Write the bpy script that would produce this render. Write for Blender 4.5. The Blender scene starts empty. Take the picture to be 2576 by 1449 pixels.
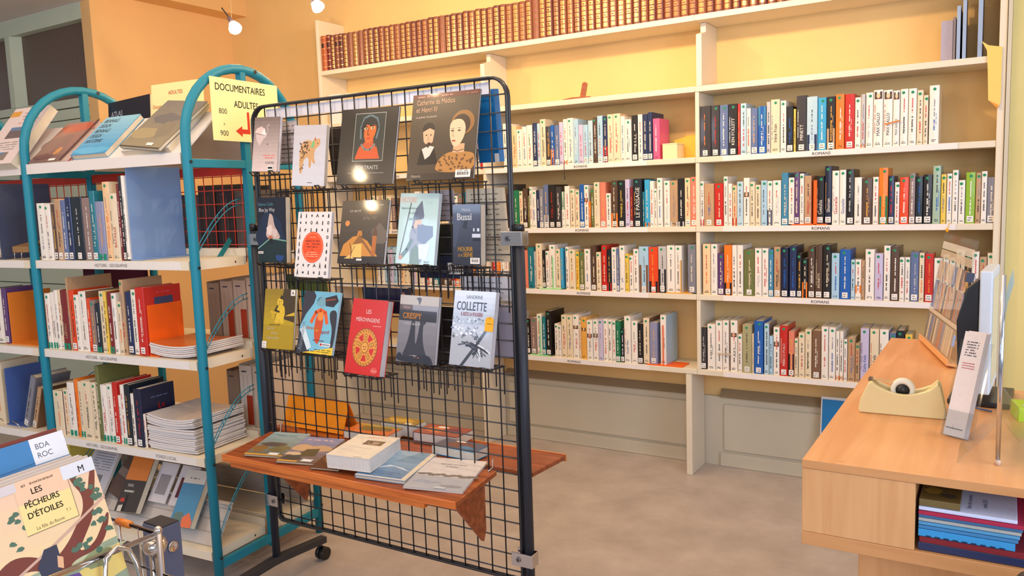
import bpy, bmesh, math, random
from mathutils import Vector, Matrix
random.seed(7)
sc = bpy.context.scene
COLL = sc.collection
PI = math.pi

def srgb(r, g, b):
    f = lambda c: (c/255/12.92) if c/255 <= .04045 else ((c/255+.055)/1.055)**2.4
    return (f(r), f(g), f(b))

# ------------------------------------------------------------------ camera, world, light, exposure
cam = bpy.data.cameras.new('camera'); camo = bpy.data.objects.new('camera', cam); COLL.objects.link(camo)
cam.sensor_width = 36; cam.lens = 2025.06/2576*36; cam.clip_start = .05
def cam_axes(yaw, pitch, roll):
    cy, sy, cp, sp = math.cos(yaw), math.sin(yaw), math.cos(pitch), math.sin(pitch)
    f = Vector((-sy*cp, cy*cp, -sp)); r = Vector((cy, sy, 0)); u = r.cross(f)
    c, s = math.cos(roll), math.sin(roll)
    return c*r+s*u, -s*r+c*u, f
_r, _u, _f = cam_axes(.5509, .1117, -.0339)
camo.matrix_world = Matrix(((_r.x, _u.x, -_f.x, 0), (_r.y, _u.y, -_f.y, 0), (_r.z, _u.z, -_f.z, 1.4954), (0, 0, 0, 1)))
sc.camera = camo

sc.view_settings.view_transform = 'Standard'; sc.view_settings.look = 'None'
sc.view_settings.gamma = 1; sc.view_settings.exposure = -.26
try: sc.view_settings.use_curve_mapping = False
except Exception: pass
sc.cycles.max_bounces = 8; sc.cycles.diffuse_bounces = 4; sc.cycles.glossy_bounces = 3
sc.cycles.transmission_bounces = 6; sc.cycles.transparent_max_bounces = 8
sc.cycles.use_denoising = True
sc.cycles.sample_clamp_indirect = 6

w = bpy.data.worlds.new('world'); sc.world = w; w.use_nodes = True
bg = w.node_tree.nodes['Background']
bg.inputs[0].default_value = (*srgb(235, 232, 235), 1); bg.inputs[1].default_value = .5

def area(name, loc, target, sx, sy, power, col):
    l = bpy.data.lights.new(name, 'AREA'); l.shape = 'RECTANGLE'; l.size = sx; l.size_y = sy
    l.energy = power; l.color = col
    o = bpy.data.objects.new(name, l); COLL.objects.link(o); o.location = loc
    o.rotation_euler = (Vector(target)-Vector(loc)).to_track_quat('-Z', 'Y').to_euler()
    return o
# daylight through the windows on the right of and behind the camera
area('window_daylight', (2.6, .6, 1.9), (-1.6, 2.4, .7), 2.2, 1.7, 120, srgb(205, 225, 255))
area('window_daylight_rear', (.6, -2.6, 2.1), (-2.0, 2.6, .9), 2.6, 1.6, 100, srgb(222, 232, 255))
area('window_daylight_left', (-3.85, -1.15, 2.03), (-1.5, 2.05, 1.3), .75, .62, 20, srgb(200, 222, 255))
# added overhead area light imitating the halogen lamps' bounce off the ceiling
area('ceiling_bounce_fill', (-1.9, 1.5, 2.95), (-1.9, 1.6, 0), 4.0, 3.0, 40, srgb(255, 232, 204))

# ------------------------------------------------------------------ materials
MATS = {}
def nt(name):
    m = bpy.data.materials.new(name); m.use_nodes = True
    return m, m.node_tree, m.node_tree.nodes['Principled BSDF']
def link(t, a, b): t.links.new(a, b)
def vc(name, rough=.5, metal=0, spec=.5, coat=0, noise=.05, nscale=60, bump=0, bscale=200):
    """finish whose colour is the face's own colour, with slight wear"""
    m, t, b = nt(name)
    a = t.nodes.new('ShaderNodeAttribute'); a.attribute_name = 'col'
    n = t.nodes.new('ShaderNodeTexNoise'); n.inputs['Scale'].default_value = nscale
    tc = t.nodes.new('ShaderNodeTexCoord'); link(t, tc.outputs['Object'], n.inputs['Vector'])
    mr = t.nodes.new('ShaderNodeMapRange'); mr.inputs[3].default_value = 1-noise; mr.inputs[4].default_value = 1+noise
    link(t, n.outputs[0], mr.inputs[0])
    mx = t.nodes.new('ShaderNodeVectorMath'); mx.operation = 'SCALE'
    link(t, a.outputs['Color'], mx.inputs[0]); link(t, mr.outputs[0], mx.inputs['Scale'])
    link(t, mx.outputs[0], b.inputs['Base Color'])
    b.inputs['Roughness'].default_value = rough; b.inputs['Metallic'].default_value = metal
    b.inputs['Specular IOR Level'].default_value = spec
    b.inputs['Coat Weight'].default_value = coat; b.inputs['Coat Roughness'].default_value = .06
    if bump:
        n2 = t.nodes.new('ShaderNodeTexNoise'); n2.inputs['Scale'].default_value = bscale
        link(t, tc.outputs['Object'], n2.inputs['Vector'])
        bp = t.nodes.new('ShaderNodeBump'); bp.inputs['Strength'].default_value = bump; bp.inputs['Distance'].default_value = .002
        link(t, n2.outputs[0], bp.inputs['Height']); link(t, bp.outputs[0], b.inputs['Normal'])
    MATS[name] = m; return m
vc('paper', .75, spec=.3, noise=.06, nscale=90)
vc('film', .38, spec=.4, coat=.25, noise=.05, bump=.18, bscale=25)
vc('gloss', .28, spec=.35, coat=.5, noise=.03, bump=.04, bscale=12)
vc('paint', .45, spec=.4, noise=.04, nscale=8, bump=.05, bscale=60)
vc('plastic', .35, noise=.02)
vc('leather', .42, spec=.5, noise=.25, nscale=70, bump=.3, bscale=180)
vc('gilt', .3, metal=.5, noise=.35, nscale=160)
vc('wire', .35, spec=.6, noise=.05)
vc('chrome', .12, metal=1, noise=.02)
vc('shelfpaint', .5, spec=.35, noise=.05, nscale=5, bump=.06, bscale=40)
def pages_mat():
    m, t, b = nt('pages')
    a = t.nodes.new('ShaderNodeAttribute'); a.attribute_name = 'col'
    tc = t.nodes.new('ShaderNodeTexCoord'); mp = t.nodes.new('ShaderNodeMapping')
    mp.inputs['Scale'].default_value = (900, 9, 9); link(t, tc.outputs['Object'], mp.inputs[0])
    n = t.nodes.new('ShaderNodeTexNoise'); n.inputs['Scale'].default_value = 1; link(t, mp.outputs[0], n.inputs['Vector'])
    mr = t.nodes.new('ShaderNodeMapRange'); mr.inputs[1].default_value = .3; mr.inputs[2].default_value = .7
    mr.inputs[3].default_value = .78; mr.inputs[4].default_value = 1.05; link(t, n.outputs[0], mr.inputs[0])
    mx = t.nodes.new('ShaderNodeVectorMath'); mx.operation = 'SCALE'
    link(t, a.outputs['Color'], mx.inputs[0]); link(t, mr.outputs[0], mx.inputs['Scale']); link(t, mx.outputs[0], b.inputs['Base Color'])
    b.inputs['Roughness'].default_value = .85; MATS['pages'] = m
pages_mat()
def wood(name, c1, c2, scale, rough, stretch=(1, 14, 14)):
    m, t, b = nt(name)
    tc = t.nodes.new('ShaderNodeTexCoord'); mp = t.nodes.new('ShaderNodeMapping')
    mp.inputs['Scale'].default_value = stretch; link(t, tc.outputs['Object'], mp.inputs[0])
    n = t.nodes.new('ShaderNodeTexNoise'); n.inputs['Scale'].default_value = scale; n.inputs['Detail'].default_value = 6
    n.inputs['Distortion'].default_value = .6; link(t, mp.outputs[0], n.inputs['Vector'])
    cr = t.nodes.new('ShaderNodeValToRGB'); cr.color_ramp.elements[0].position = .32; cr.color_ramp.elements[1].position = .7
    cr.color_ramp.elements[0].color = (*c1, 1); cr.color_ramp.elements[1].color = (*c2, 1)
    link(t, n.outputs[0], cr.inputs[0]); link(t, cr.outputs[0], b.inputs['Base Color'])
    b.inputs['Roughness'].default_value = rough
    bp = t.nodes.new('ShaderNodeBump'); bp.inputs['Strength'].default_value = .08; bp.inputs['Distance'].default_value = .002
    link(t, n.outputs[0], bp.inputs['Height']); link(t, bp.outputs[0], b.inputs['Normal'])
    MATS[name] = m
wood('beech_top', srgb(208, 146, 90), srgb(226, 168, 112), 2.2, .36, (14, 1, 14))
wood('beech_front', srgb(206, 146, 88), srgb(222, 166, 110), 2.0, .42, (16, 16, 1))
wood('beech_edge', srgb(196, 134, 78), srgb(212, 152, 96), 2.0, .42, (1, 16, 16))
wood('stained', srgb(124, 58, 26), srgb(170, 88, 42), 3.0, .3, (1, 16, 16))
wood('stained_edge', srgb(186, 92, 34), srgb(226, 130, 58), 3.0, .34, (1, 16, 16))
def wall_mat(name, c, var=.05, rough=.8):
    m, t, b = nt(name)
    tc = t.nodes.new('ShaderNodeTexCoord')
    n = t.nodes.new('ShaderNodeTexNoise'); n.inputs['Scale'].default_value = 2.2; n.inputs['Detail'].default_value = 5
    link(t, tc.outputs['Object'], n.inputs['Vector'])
    cr = t.nodes.new('ShaderNodeValToRGB'); cr.color_ramp.elements[0].position = .3; cr.color_ramp.elements[1].position = .75
    cr.color_ramp.elements[0].color = (*[x*(1-var) for x in c], 1); cr.color_ramp.elements[1].color = (*[min(1, x*(1+var)) for x in c], 1)
    link(t, n.outputs[0], cr.inputs[0]); link(t, cr.outputs[0], b.inputs['Base Color'])
    n2 = t.nodes.new('ShaderNodeTexNoise'); n2.inputs['Scale'].default_value = 260; link(t, tc.outputs['Object'], n2.inputs['Vector'])
    bp = t.nodes.new('ShaderNodeBump'); bp.inputs['Strength'].default_value = .12; bp.inputs['Distance'].default_value = .002
    link(t, n2.outputs[0], bp.inputs['Height']); link(t, bp.outputs[0], b.inputs['Normal'])
    b.inputs['Roughness'].default_value = rough; b.inputs['Specular IOR Level'].default_value = .25
    MATS[name] = m
wall_mat('wall_warm', srgb(232, 188, 128)); wall_mat('wall_yellow', srgb(234, 197, 134)); wall_mat('ceiling_white', srgb(214, 205, 200))
wall_mat('panel_cream', srgb(206, 196, 172)); wall_mat('partition_green', srgb(196, 206, 186)); wall_mat('wall_right', srgb(232, 212, 140))
def floor_mat():
    m, t, b = nt('linoleum')
    tc = t.nodes.new('ShaderNodeTexCoord')
    n = t.nodes.new('ShaderNodeTexNoise'); n.inputs['Scale'].default_value = 5; n.inputs['Detail'].default_value = 10; n.inputs['Roughness'].default_value = .65
    link(t, tc.outputs['Object'], n.inputs['Vector'])
    cr = t.nodes.new('ShaderNodeValToRGB'); cr.color_ramp.elements[0].position = .34; cr.color_ramp.elements[1].position = .68
    cr.color_ramp.elements[0].color = (*srgb(170, 158, 150), 1); cr.color_ramp.elements[1].color = (*srgb(192, 180, 172), 1)
    link(t, n.outputs[0], cr.inputs[0]); link(t, cr.outputs[0], b.inputs['Base Color'])
    b.inputs['Roughness'].default_value = .42; b.inputs['Specular IOR Level'].default_value = .4
    MATS['linoleum'] = m
floor_mat()
def glass_mat(name, col, rough=.03, ior=1.3):
    m, t, b = nt(name)
    b.inputs['Base Color'].default_value = (*col, 1); b.inputs['Roughness'].default_value = rough
    b.inputs['Transmission Weight'].default_value = 1; b.inputs['IOR'].default_value = ior; MATS[name] = m
def clear_mat():
    m, t, b = nt('acrylic')
    tr = t.nodes.new('ShaderNodeBsdfTransparent'); tr.inputs[0].default_value = (.95, .965, .965, 1)
    gl = t.nodes.new('ShaderNodeBsdfGlossy'); gl.inputs['Roughness'].default_value = .06
    fr = t.nodes.new('ShaderNodeValue'); fr.outputs[0].default_value = .09
    mx = t.nodes.new('ShaderNodeMixShader'); link(t, fr.outputs[0], mx.inputs[0]); link(t, tr.outputs[0], mx.inputs[1]); link(t, gl.outputs[0], mx.inputs[2])
    link(t, mx.outputs[0], t.nodes['Material Output'].inputs[0]); t.nodes.remove(b); MATS['acrylic'] = m
clear_mat()
def film_print_mat():
    """printed transparent film: colour that lets part of the light through"""
    m, t, b = nt('clear_print')
    a = t.nodes.new('ShaderNodeAttribute'); a.attribute_name = 'col'; link(t, a.outputs['Color'], b.inputs['Base Color']); b.inputs['Roughness'].default_value = .3
    tr = t.nodes.new('ShaderNodeBsdfTransparent'); mx = t.nodes.new('ShaderNodeMixShader'); mx.inputs[0].default_value = .22
    link(t, b.outputs[0], mx.inputs[1]); link(t, tr.outputs[0], mx.inputs[2]); link(t, mx.outputs[0], t.nodes['Material Output'].inputs[0]); MATS['clear_print'] = m
film_print_mat()
def tinted_glass():
    m, t, b = nt('dark_glass')
    n = t.nodes.new('ShaderNodeTexNoise'); n.inputs['Scale'].default_value = 40
    cr = t.nodes.new('ShaderNodeValToRGB'); cr.color_ramp.elements[0].color = (*srgb(92, 76, 66), 1); cr.color_ramp.elements[1].color = (*srgb(112, 96, 84), 1)
    link(t, n.outputs[0], cr.inputs[0]); link(t, cr.outputs[0], b.inputs['Base Color'])
    b.inputs['Roughness'].default_value = .3; MATS['dark_glass'] = m
tinted_glass()
def bulb_mat():
    m, t, b = nt('bulb_glow')
    b.inputs['Base Color'].default_value = (1, .85, .7, 1)
    b.inputs['Emission Color'].default_value = (1, .8, .55, 1); b.inputs['Emission Strength'].default_value = 60
    MATS['bulb_glow'] = m
bulb_mat()

# ------------------------------------------------------------------ colours
CK = {}
for ln in """W 238 229 216 white|C 230 211 178 cream|G 190 186 182 pale grey|G2 128 128 138 grey|K 30 27 27 black|K2 26 36 44 blue-black|ch 58 53 54 charcoal
N 34 46 84 navy|N2 24 30 58 midnight blue|B 28 92 172 blue|lb 168 202 222 light blue|pb 182 208 220 pale blue|sb 96 112 152 slate blue|sb2 140 142 172 lilac grey|lv 198 188 216 lavender
pu 92 58 108 purple|R 196 38 28 red|RO 226 70 24 orange-red|dr 122 32 34 dark red|O 236 122 30 orange|O2 232 168 72 amber|Y 232 196 76 yellow|gr 30 116 78 green|ol 108 112 62 olive
ol2 168 160 118 pale olive|lg 140 180 44 lime green|sg 160 184 160 sage green|tl 30 116 132 teal|cy 58 162 206 bright blue|cy2 62 132 166 steel blue|br 84 62 48 dark brown|br2 122 88 62 brown
tn 188 150 112 tan|tp 142 118 112 taupe|pk 232 92 134 pink|sa 222 128 102 salmon|pc 238 196 148 peach|pc2 240 206 160 apricot|mint 150 220 150 mint|vo 245 98 14 bright orange""".replace('\n', '|').split('|'):
    p = ln.split(); CK[p[0]] = (srgb(*map(int, p[1:4])), ' '.join(p[4:]))
def K(k): return CK[k][0] if isinstance(k, str) else k
TEAL = srgb(20, 128, 150); BLACKW = srgb(34, 34, 38); SHELF = srgb(226, 214, 190); WHITE = srgb(236, 230, 222)

# ------------------------------------------------------------------ mesh builder
class MB:
    def __init__(s): s.v = []; s.f = []; s.c = []; s.m = []; s.sm = []
    def add(s, vs, fs, col, mat, smooth=False):
        o = len(s.v); s.v += [tuple(p) for p in vs]
        for f in fs:
            s.f.append([o+i for i in f]); s.c.append(col); s.m.append(mat); s.sm.append(smooth)
    def box(s, x0, x1, y0, y1, z0, z1, col, mat='paint', M=None):
        vs = [Vector((x, y, z)) for z in (z0, z1) for y in (y0, y1) for x in (x0, x1)]
        if M: vs = [M @ p for p in vs]
        s.add(vs, [(0, 2, 3, 1), (4, 5, 7, 6), (0, 1, 5, 4), (2, 6, 7, 3), (0, 4, 6, 2), (1, 3, 7, 5)], col, mat); return s
    def prism(s, pts, axis, a, b, col, mat='paint', M=None):
        """polygon pts extruded along axis from a to b; pts are the other two coordinates in order"""
        def mk(p, t):
            q = [p[0], p[1]]; q.insert(axis, t); return Vector(q)
        n = len(pts); vs = [mk(p, a) for p in pts]+[mk(p, b) for p in pts]
        if M: vs = [M @ p for p in vs]
        s.add(vs, [tuple(range(n))[::-1], tuple(range(n, 2*n))]+[(i, (i+1) % n, n+(i+1) % n, n+i) for i in range(n)], col, mat); return s
    def tube(s, path, r, col, mat='wire', n=8, cap=True, closed=False):
        P = [Vector(p) for p in path]; N = len(P); vs = []
        up = Vector((0, 0, 1))
        prev = None
        for i, p in enumerate(P):
            if closed: d = P[(i+1) % N]-P[i-1]
            else: d = (P[min(i+1, N-1)]-P[max(i-1, 0)])
            d.normalize()
            if prev is None:
                a = d.cross(up if abs(d.z) < .9 else Vector((1, 0, 0))).normalized()
            else:
                a = (prev-d*prev.dot(d)).normalized()
            prev = a; b = d.cross(a)
            for k in range(n):
                t = 2*PI*k/n; vs.append(p+a*(r*math.cos(t))+b*(r*math.sin(t)))
        fs = []
        for i in range(N if closed else N-1):
            for k in range(n):
                j = (i+1) % N; fs.append((i*n+k, i*n+(k+1) % n, j*n+(k+1) % n, j*n+k))
        s.add(vs, fs, col, mat, True)
        if cap and not closed:
            o = len(s.v)-len(vs)
            for f in (tuple(range(n))[::-1], tuple(range((N-1)*n, N*n))):
                s.f.append([o+i for i in f]); s.c.append(col); s.m.append(mat); s.sm.append(False)
        return s
    def cyl(s, p0, p1, r, col, mat='paint', n=16): return s.tube([p0, p1], r, col, mat, n)
    def lathe(s, prof, col, mat='paint', n=20, M=None):
        vs = []; N = len(prof)
        for r, z in prof:
            for k in range(n):
                t = 2*PI*k/n; p = Vector((r*math.cos(t), r*math.sin(t), z)); vs.append(M @ p if M else p)
        fs = [(i*n+k, i*n+(k+1) % n, (i+1)*n+(k+1) % n, (i+1)*n+k) for i in range(N-1) for k in range(n)]
        fs += [tuple(range(n))[::-1], tuple(range((N-1)*n, N*n))]
        s.add(vs, fs, col, mat, True); return s
    def ball(s, c, r, col, mat='plastic', n=14, sq=(1, 1, 1)):
        prof = [(max(1e-4, r*math.sin(PI*i/n)), -r*math.cos(PI*i/n)) for i in range(n+1)]
        M = Matrix.Translation(c) @ Matrix.Diagonal((*sq, 1)); return s.lathe(prof, col, mat, n+4, M)
    def build(s, name, parent=None, bevel=0, mat_all=None, kind=None):
        me = bpy.data.meshes.new(name); me.from_pydata(s.v, [], s.f)
        ms = []
        for m in s.m:
            m = mat_all or m
            if m not in ms: ms.append(m)
        for m in ms: me.materials.append(MATS[m])
        me.polygons.foreach_set('material_index', [ms.index(mat_all or m) for m in s.m])
        me.polygons.foreach_set('use_smooth', s.sm)
        at = me.color_attributes.new('col', 'FLOAT_COLOR', 'CORNER'); buf = []
        for f, c in zip(s.f, s.c): buf += [c[0], c[1], c[2], 1.0]*len(f)
        at.data.foreach_set('color', buf); me.update()
        o = bpy.data.objects.new(name, me); COLL.objects.link(o)
        if parent: o.parent = parent
        if bevel:
            b = o.modifiers.new('edge', 'BEVEL'); b.width = bevel; b.segments = 2; b.limit_method = 'ANGLE'; b.angle_limit = .6
        if kind: o['kind'] = kind
        return o

LABELS = {}
def tag(o, label, cat, group=None):
    o['label'] = label; o['category'] = cat
    if group: o['group'] = group
    n = len(label.split())
    if n < 4 or n > 16: print('LABEL LENGTH', n, label)
    if label in LABELS: print('SAME LABEL', label)
    LABELS[label] = 1; return o
def thing(name, label, cat, loc=(0, 0, 0), rz=0, group=None, M=None):
    o = bpy.data.objects.new(name, None); COLL.objects.link(o); o.empty_display_size = .05
    if M is not None: o.matrix_world = M
    else: o.location = loc; o.rotation_euler = (0, 0, rz)
    return tag(o, label, cat, group)
def struct(o):
    o['kind'] = 'structure'; return o
def frame(o, ex, ez):
    """matrix with local X=ex, Z=ez, Y=Z x X (away from the reader of a cover)"""
    ex = Vector(ex).normalized(); ez = Vector(ez); ez = (ez-ex*ez.dot(ex)).normalized(); ey = ez.cross(ex)
    return Matrix(((ex.x, ey.x, ez.x, o[0]), (ex.y, ey.y, ez.y, o[1]), (ex.z, ey.z, ez.z, o[2]), (0, 0, 0, 1)))

# ------------------------------------------------------------------ lettering and flat print
_tx = {}
def text_geo(s, bold=0):
    k = (s, bold)
    if k not in _tx:
        c = bpy.data.curves.new('t', 'FONT'); c.body = s; c.size = 1; c.resolution_u = 3
        o = bpy.data.objects.new('t', c); me = o.to_mesh()
        vs = [(p.co.x, p.co.y) for p in me.vertices]; fs = [tuple(p.vertices) for p in me.polygons]
        o.to_mesh_clear(); bpy.data.objects.remove(o); bpy.data.curves.remove(c)
        if bold:        # heavier strokes: the same outlines set side by side
            n = len(vs); k2 = bold*.9
            sh = ((-k2, 0), (k2, 0), (0, k2*.6), (0, -k2*.6))
            vs2 = [(x+dx, y+dy) for dx, dy in sh for x, y in vs]; fs = [tuple(i+j*n for i in f) for j in range(4) for f in fs]; vs = vs2
        xs = [p[0] for p in vs] or [0, 1]
        _tx[k] = (vs, fs, min(xs), max(xs))
    return _tx[k]
CAP = .727
def ell(cx, cy, rx, ry, n=24): return [(cx+rx*math.cos(2*PI*i/n), cy+ry*math.sin(2*PI*i/n)) for i in range(n)]
def soften(P, it=2):
    for _ in range(it):
        Q = []
        for a, b in zip(P, P[1:]+P[:1]): Q += [(a[0]*.75+b[0]*.25, a[1]*.75+b[1]*.25), (a[0]*.25+b[0]*.75, a[1]*.25+b[1]*.75)]
        P = Q
    return P
def art(mb, shapes, W, H, mp, mat='film', step=.000008, base=.0004):
    """flat print: shapes in fractions of a W x H face, mp(u, v, lift) gives the 3D point"""
    for i, sh in enumerate(shapes):
        lift = base+i*step; k = sh[0]
        if k == 'r': pts = [(sh[1], sh[2]), (sh[1]+sh[3], sh[2]), (sh[1]+sh[3], sh[2]+sh[4]), (sh[1], sh[2]+sh[4])]; col = sh[5]
        elif k == 'e': pts = ell(*sh[1:5]); col = sh[5]
        elif k == 'p': pts = soften(sh[1]) if len(sh[1]) > 6 else sh[1]; col = sh[2]
        elif k == 'l':      # stroke of a polyline: points, width (fraction of W), colour
            P = [(p[0]*W, p[1]*H) for p in sh[1]]; ww = sh[2]*W/2; col = K(sh[3])
            for a, b in zip(P, P[1:]):
                dx, dy = b[0]-a[0], b[1]-a[1]; L = math.hypot(dx, dy) or 1; nx, ny = -dy/L*ww, dx/L*ww; ex, ey = dx/L*ww*.5, dy/L*ww*.5
                q = [(a[0]+nx-ex, a[1]+ny-ey), (a[0]-nx-ex, a[1]-ny-ey), (b[0]-nx+ex, b[1]-ny+ey), (b[0]+nx+ex, b[1]+ny+ey)]
                mb.add([mp(x, y, lift) for x, y in q], [(0, 1, 2, 3)], col, mat)
            continue
        elif k == 't':      # x, y, height(frac of H), text, colour, align, xscale, bold, rot
            _, x, y, h, s, col, al, xs, bd = (list(sh)+['l', 1, 0])[:9] if len(sh) < 9 else sh[:9]
            rot = sh[9] if len(sh) > 9 else 0
            vs, fs, a, b = text_geo(s, bd); sc_ = h*H/CAP; wd = (b-a)*sc_*xs
            off = {'l': 0, 'c': -wd/2, 'r': -wd}[al]; cr, sr = math.cos(rot), math.sin(rot); V3 = []
            for px, py in vs:
                u = (px-a)*sc_*xs+off; v = py*sc_
                V3.append(mp(x*W+u*cr-v*sr, y*H+u*sr+v*cr, lift))
            mb.add(V3, fs, K(col), mat); continue
        mb.add([mp(p[0]*W, p[1]*H, lift) for p in pts], [tuple(range(len(pts)))], K(col), mat)
FRONT = lambda u, v, l: Vector((u, -l, v))          # on the local y=0 face, read from -y
def TOPF(z): return lambda u, v, l: Vector((u, v, z+l))
def scribble(x0, x1, y0, y1, n, col, rnd, vertical=False):
    """illegible small print: a line of short uneven dashes"""
    out = []; t = y0 if vertical else x0; end = y1 if vertical else x1; L = (end-t)/n
    while t < end-L*.3:
        l = L*rnd.uniform(.35, 1.1)
        if rnd.random() > .16:
            a = rnd.uniform(0, .18); b = rnd.uniform(.75, 1)
            if vertical: out.append(('r', x0+(x1-x0)*a, t, (x1-x0)*(b-a), min(l, end-t)*.78, col))
            else: out.append(('r', t, y0+(y1-y0)*a, min(l, end-t)*.78, (y1-y0)*(b-a), col))
        t += l
    return out
# ------------------------------------------------------------------ the room
def sbox(name, b, mat, parent=None, bevel=0):
    o = MB().box(*b, (1, 1, 1), mat).build(name, parent, bevel)
    if not parent: struct(o)
    return o
sbox('floor', (-8, 3.2, -4.5, 4.3, -.06, 0), 'linoleum')
wb = sbox('wall_back', (-5.1, 3.2, 4.25, 4.4, 0, 3.1), 'wall_yellow')
sbox('wall_left', (-5.11, -5.01, 3.14, 4.25, 0, 3.1), 'wall_warm')
sbox('trim_1', (-5.01, -4.83, 3.14, 4.25, 2.89, 3.1), 'wall_warm')          # beam along the left wall
sbox('wall_pier', (.004, 1.6, 4.02, 4.25, 0, 3.1), 'wall_right')
sbox('trim_2', (-.012, .003, 3.985, 4.25, 0, 3.1), 'panel_cream')
sbox('ceiling', (-5.05, 3.2, -1.2, 4.4, 3.1, 3.2), 'ceiling_white')
cl = sbox('ceiling_left', (-8, -5.05, -1.2, 3.14, 2.84, 3.15), 'ceiling_white')
j = MB(); j.box(-6.9, -5.3, 2.74, 2.748, 2.836, 2.8405, srgb(120, 112, 106)); j.build('joint', cl)
# cream wainscot that runs under the lowest shelf, with recessed panels
wa = MB(); wa.box(-5.0, 0, 4.225, 4.25, 0, .385, (1, 1, 1), 'panel_cream'); wa = struct(wa.build('trim_3'))
for x0, x1 in ((-3.86, -2.72), (-2.66, -1.43), (-1.29, -.06)):
    p = MB(); p.box(x0, x1, 4.212, 4.225, 0, .075, (1, 1, 1), 'panel_cream'); p.build('skirting_board', wa, .004)
    p = MB(); p.box(x0+.02, x1-.02, 4.214, 4.225, .09, .345, (1, 1, 1), 'panel_cream'); p.build('panel', wa, .004)
    p = MB(); p.prism([(4.208, .385), (4.25, .385), (4.25, .425), (4.243, .425)], 0, x0, x1, srgb(150, 130, 100), 'shelfpaint'); p.build('ledge', wa)
# glazed partition on the left
pt = bpy.data.objects.new('wall_partition', None); COLL.objects.link(pt); pt['kind'] = 'structure'
Y = 3.14
MB().box(-8, -5.11, Y, Y+.09, 2.735, 2.84, (1, 1, 1), 'partition_green').build('head_rail', pt, .004)
MB().box(-8, -5.11, Y, Y+.09, 2.19, 2.245, (1, 1, 1), 'partition_green').build('sill_rail', pt, .004)
for i in range(3):
    x = -6.0-i*.95
    q = MB(); q.box(x-.055, x, Y, Y+.09, 2.245, 2.735, (1, 1, 1), 'partition_green')
    q.prism([(x, Y+.005), (x+.055, Y+.06), (x+.055, Y+.09), (x, Y+.09)], 2, 2.245, 2.735, (1, 1, 1), 'partition_green'); q.build('mullion', pt)
    MB().box(x+.001, x+.9 if i else -5.111, Y+.06, Y+.07, 2.245, 2.735, (1, 1, 1), 'dark_glass').build('pane', pt)
for z0, z1 in ((2.115, 2.183), (2.035, 2.109), (1.92, 2.029), (1.0, 1.914), (0, .994)):
    MB().box(-8, -5.111, Y+.004, Y+.09, z0, z1, (1, 1, 1), 'partition_green').build('panel', pt, .003)

# ------------------------------------------------------------------ halogen lamps on thin wires
def lamp(x, y, z, rz, label, power):
    t = thing('halogen_spot', label, 'lamp', (x, y, z), rz, 'halogen spots hanging from the ceiling')
    d = Vector((.55, -.15, -.8)).normalized(); M = frame((0, 0, 0), d.orthogonal(), d)
    b = MB(); b.lathe([(.012, 0), (.02, .012), (.032, .035), (.034, .05), (.026, .062), (.008, .068)], (1, 1, 1), 'bulb_glow', 16, M); b.build('bulb', t)
    s = MB(); s.lathe([(.013, -.03), (.014, -.004), (.02, .014)], srgb(120, 100, 100), 'plastic', 12, M); s.build('socket', t)
    r = MB(); r.tube([M @ Vector((0, 0, -.03)), M @ Vector((.01, 0, -.105))], .0035, BLACKW, 'wire', 6); r.build('rod', t)
    h = MB(); h.tube([(0, 0, .012), (.002, .002, .2), (0, 0, 3.1-z)], .0012, srgb(150, 130, 100), 'wire', 5); h.build('suspension_wire', t)
    l = bpy.data.lights.new('halogen_light', 'POINT'); l.energy = power; l.color = srgb(255, 218, 166); l.shadow_soft_size = .03
    o = bpy.data.objects.new('halogen_light', l); COLL.objects.link(o)
    o.location = Matrix.Translation((x, y, z)) @ Matrix.Rotation(rz, 4, 'Z') @ (d*.105)
lamp(-3.53, 3.0, 2.47, .2, 'small glowing halogen spot on a rod, above the nearer teal arch', 14)
lamp(-3.13, 3.2, 2.56, 1.2, 'small glowing halogen spot over the left end of the bookcase', 14)
lamp(-2.15, 3.15, 2.68, .6, 'halogen spot hanging over the middle of the gilt volumes', 26)
lamp(-1.15, 3.15, 2.66, 2.6, 'halogen spot hanging before the right bay of the bookcase', 40)
lamp(-1.6, 1.1, 2.62, .4, 'halogen spot hanging over the aisle before the wire display', 16)
lamp(-2.5, .9, 2.62, 1.4, 'halogen spot hanging over the aisle before the teal rack', 14)
lamp(-4.15, -.35, 2.66, .4, 'halogen spot hanging far to the left, behind the camera', 14)
lamp(-3.75, -.5, 2.66, 1.4, 'halogen spot hanging to the left, nearer the camera', 14)
cb = MB(); cb.tube([(-4.825, 3.45, 2.97), (-4.70, 3.5, 2.93), (-4.4, 3.4, 2.96), (-4.0, 3.1, 3.05), (-3.8, 3.0, 3.099)], .003, srgb(90, 75, 60), 'wire', 6)
cb.tube([(-4.82, 3.75, 2.96), (-4.55, 3.7, 2.95), (-4.2, 3.6, 3.03), (-4.0, 3.5, 3.099)], .003, srgb(90, 75, 60), 'wire', 6)
cab = thing('lamp_cable', 'thin dark lamp cable looping from the beam over the left wall', 'cable', (0, 0, 0)); cb.build('cable', cab)
for p in ((-4.81, 3.45, 2.97), (-4.81, 3.75, 2.96)):
    q = MB(); q.ball(p, .022, srgb(150, 130, 100), 'plastic', 8); q.build('fixing', cab)

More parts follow.
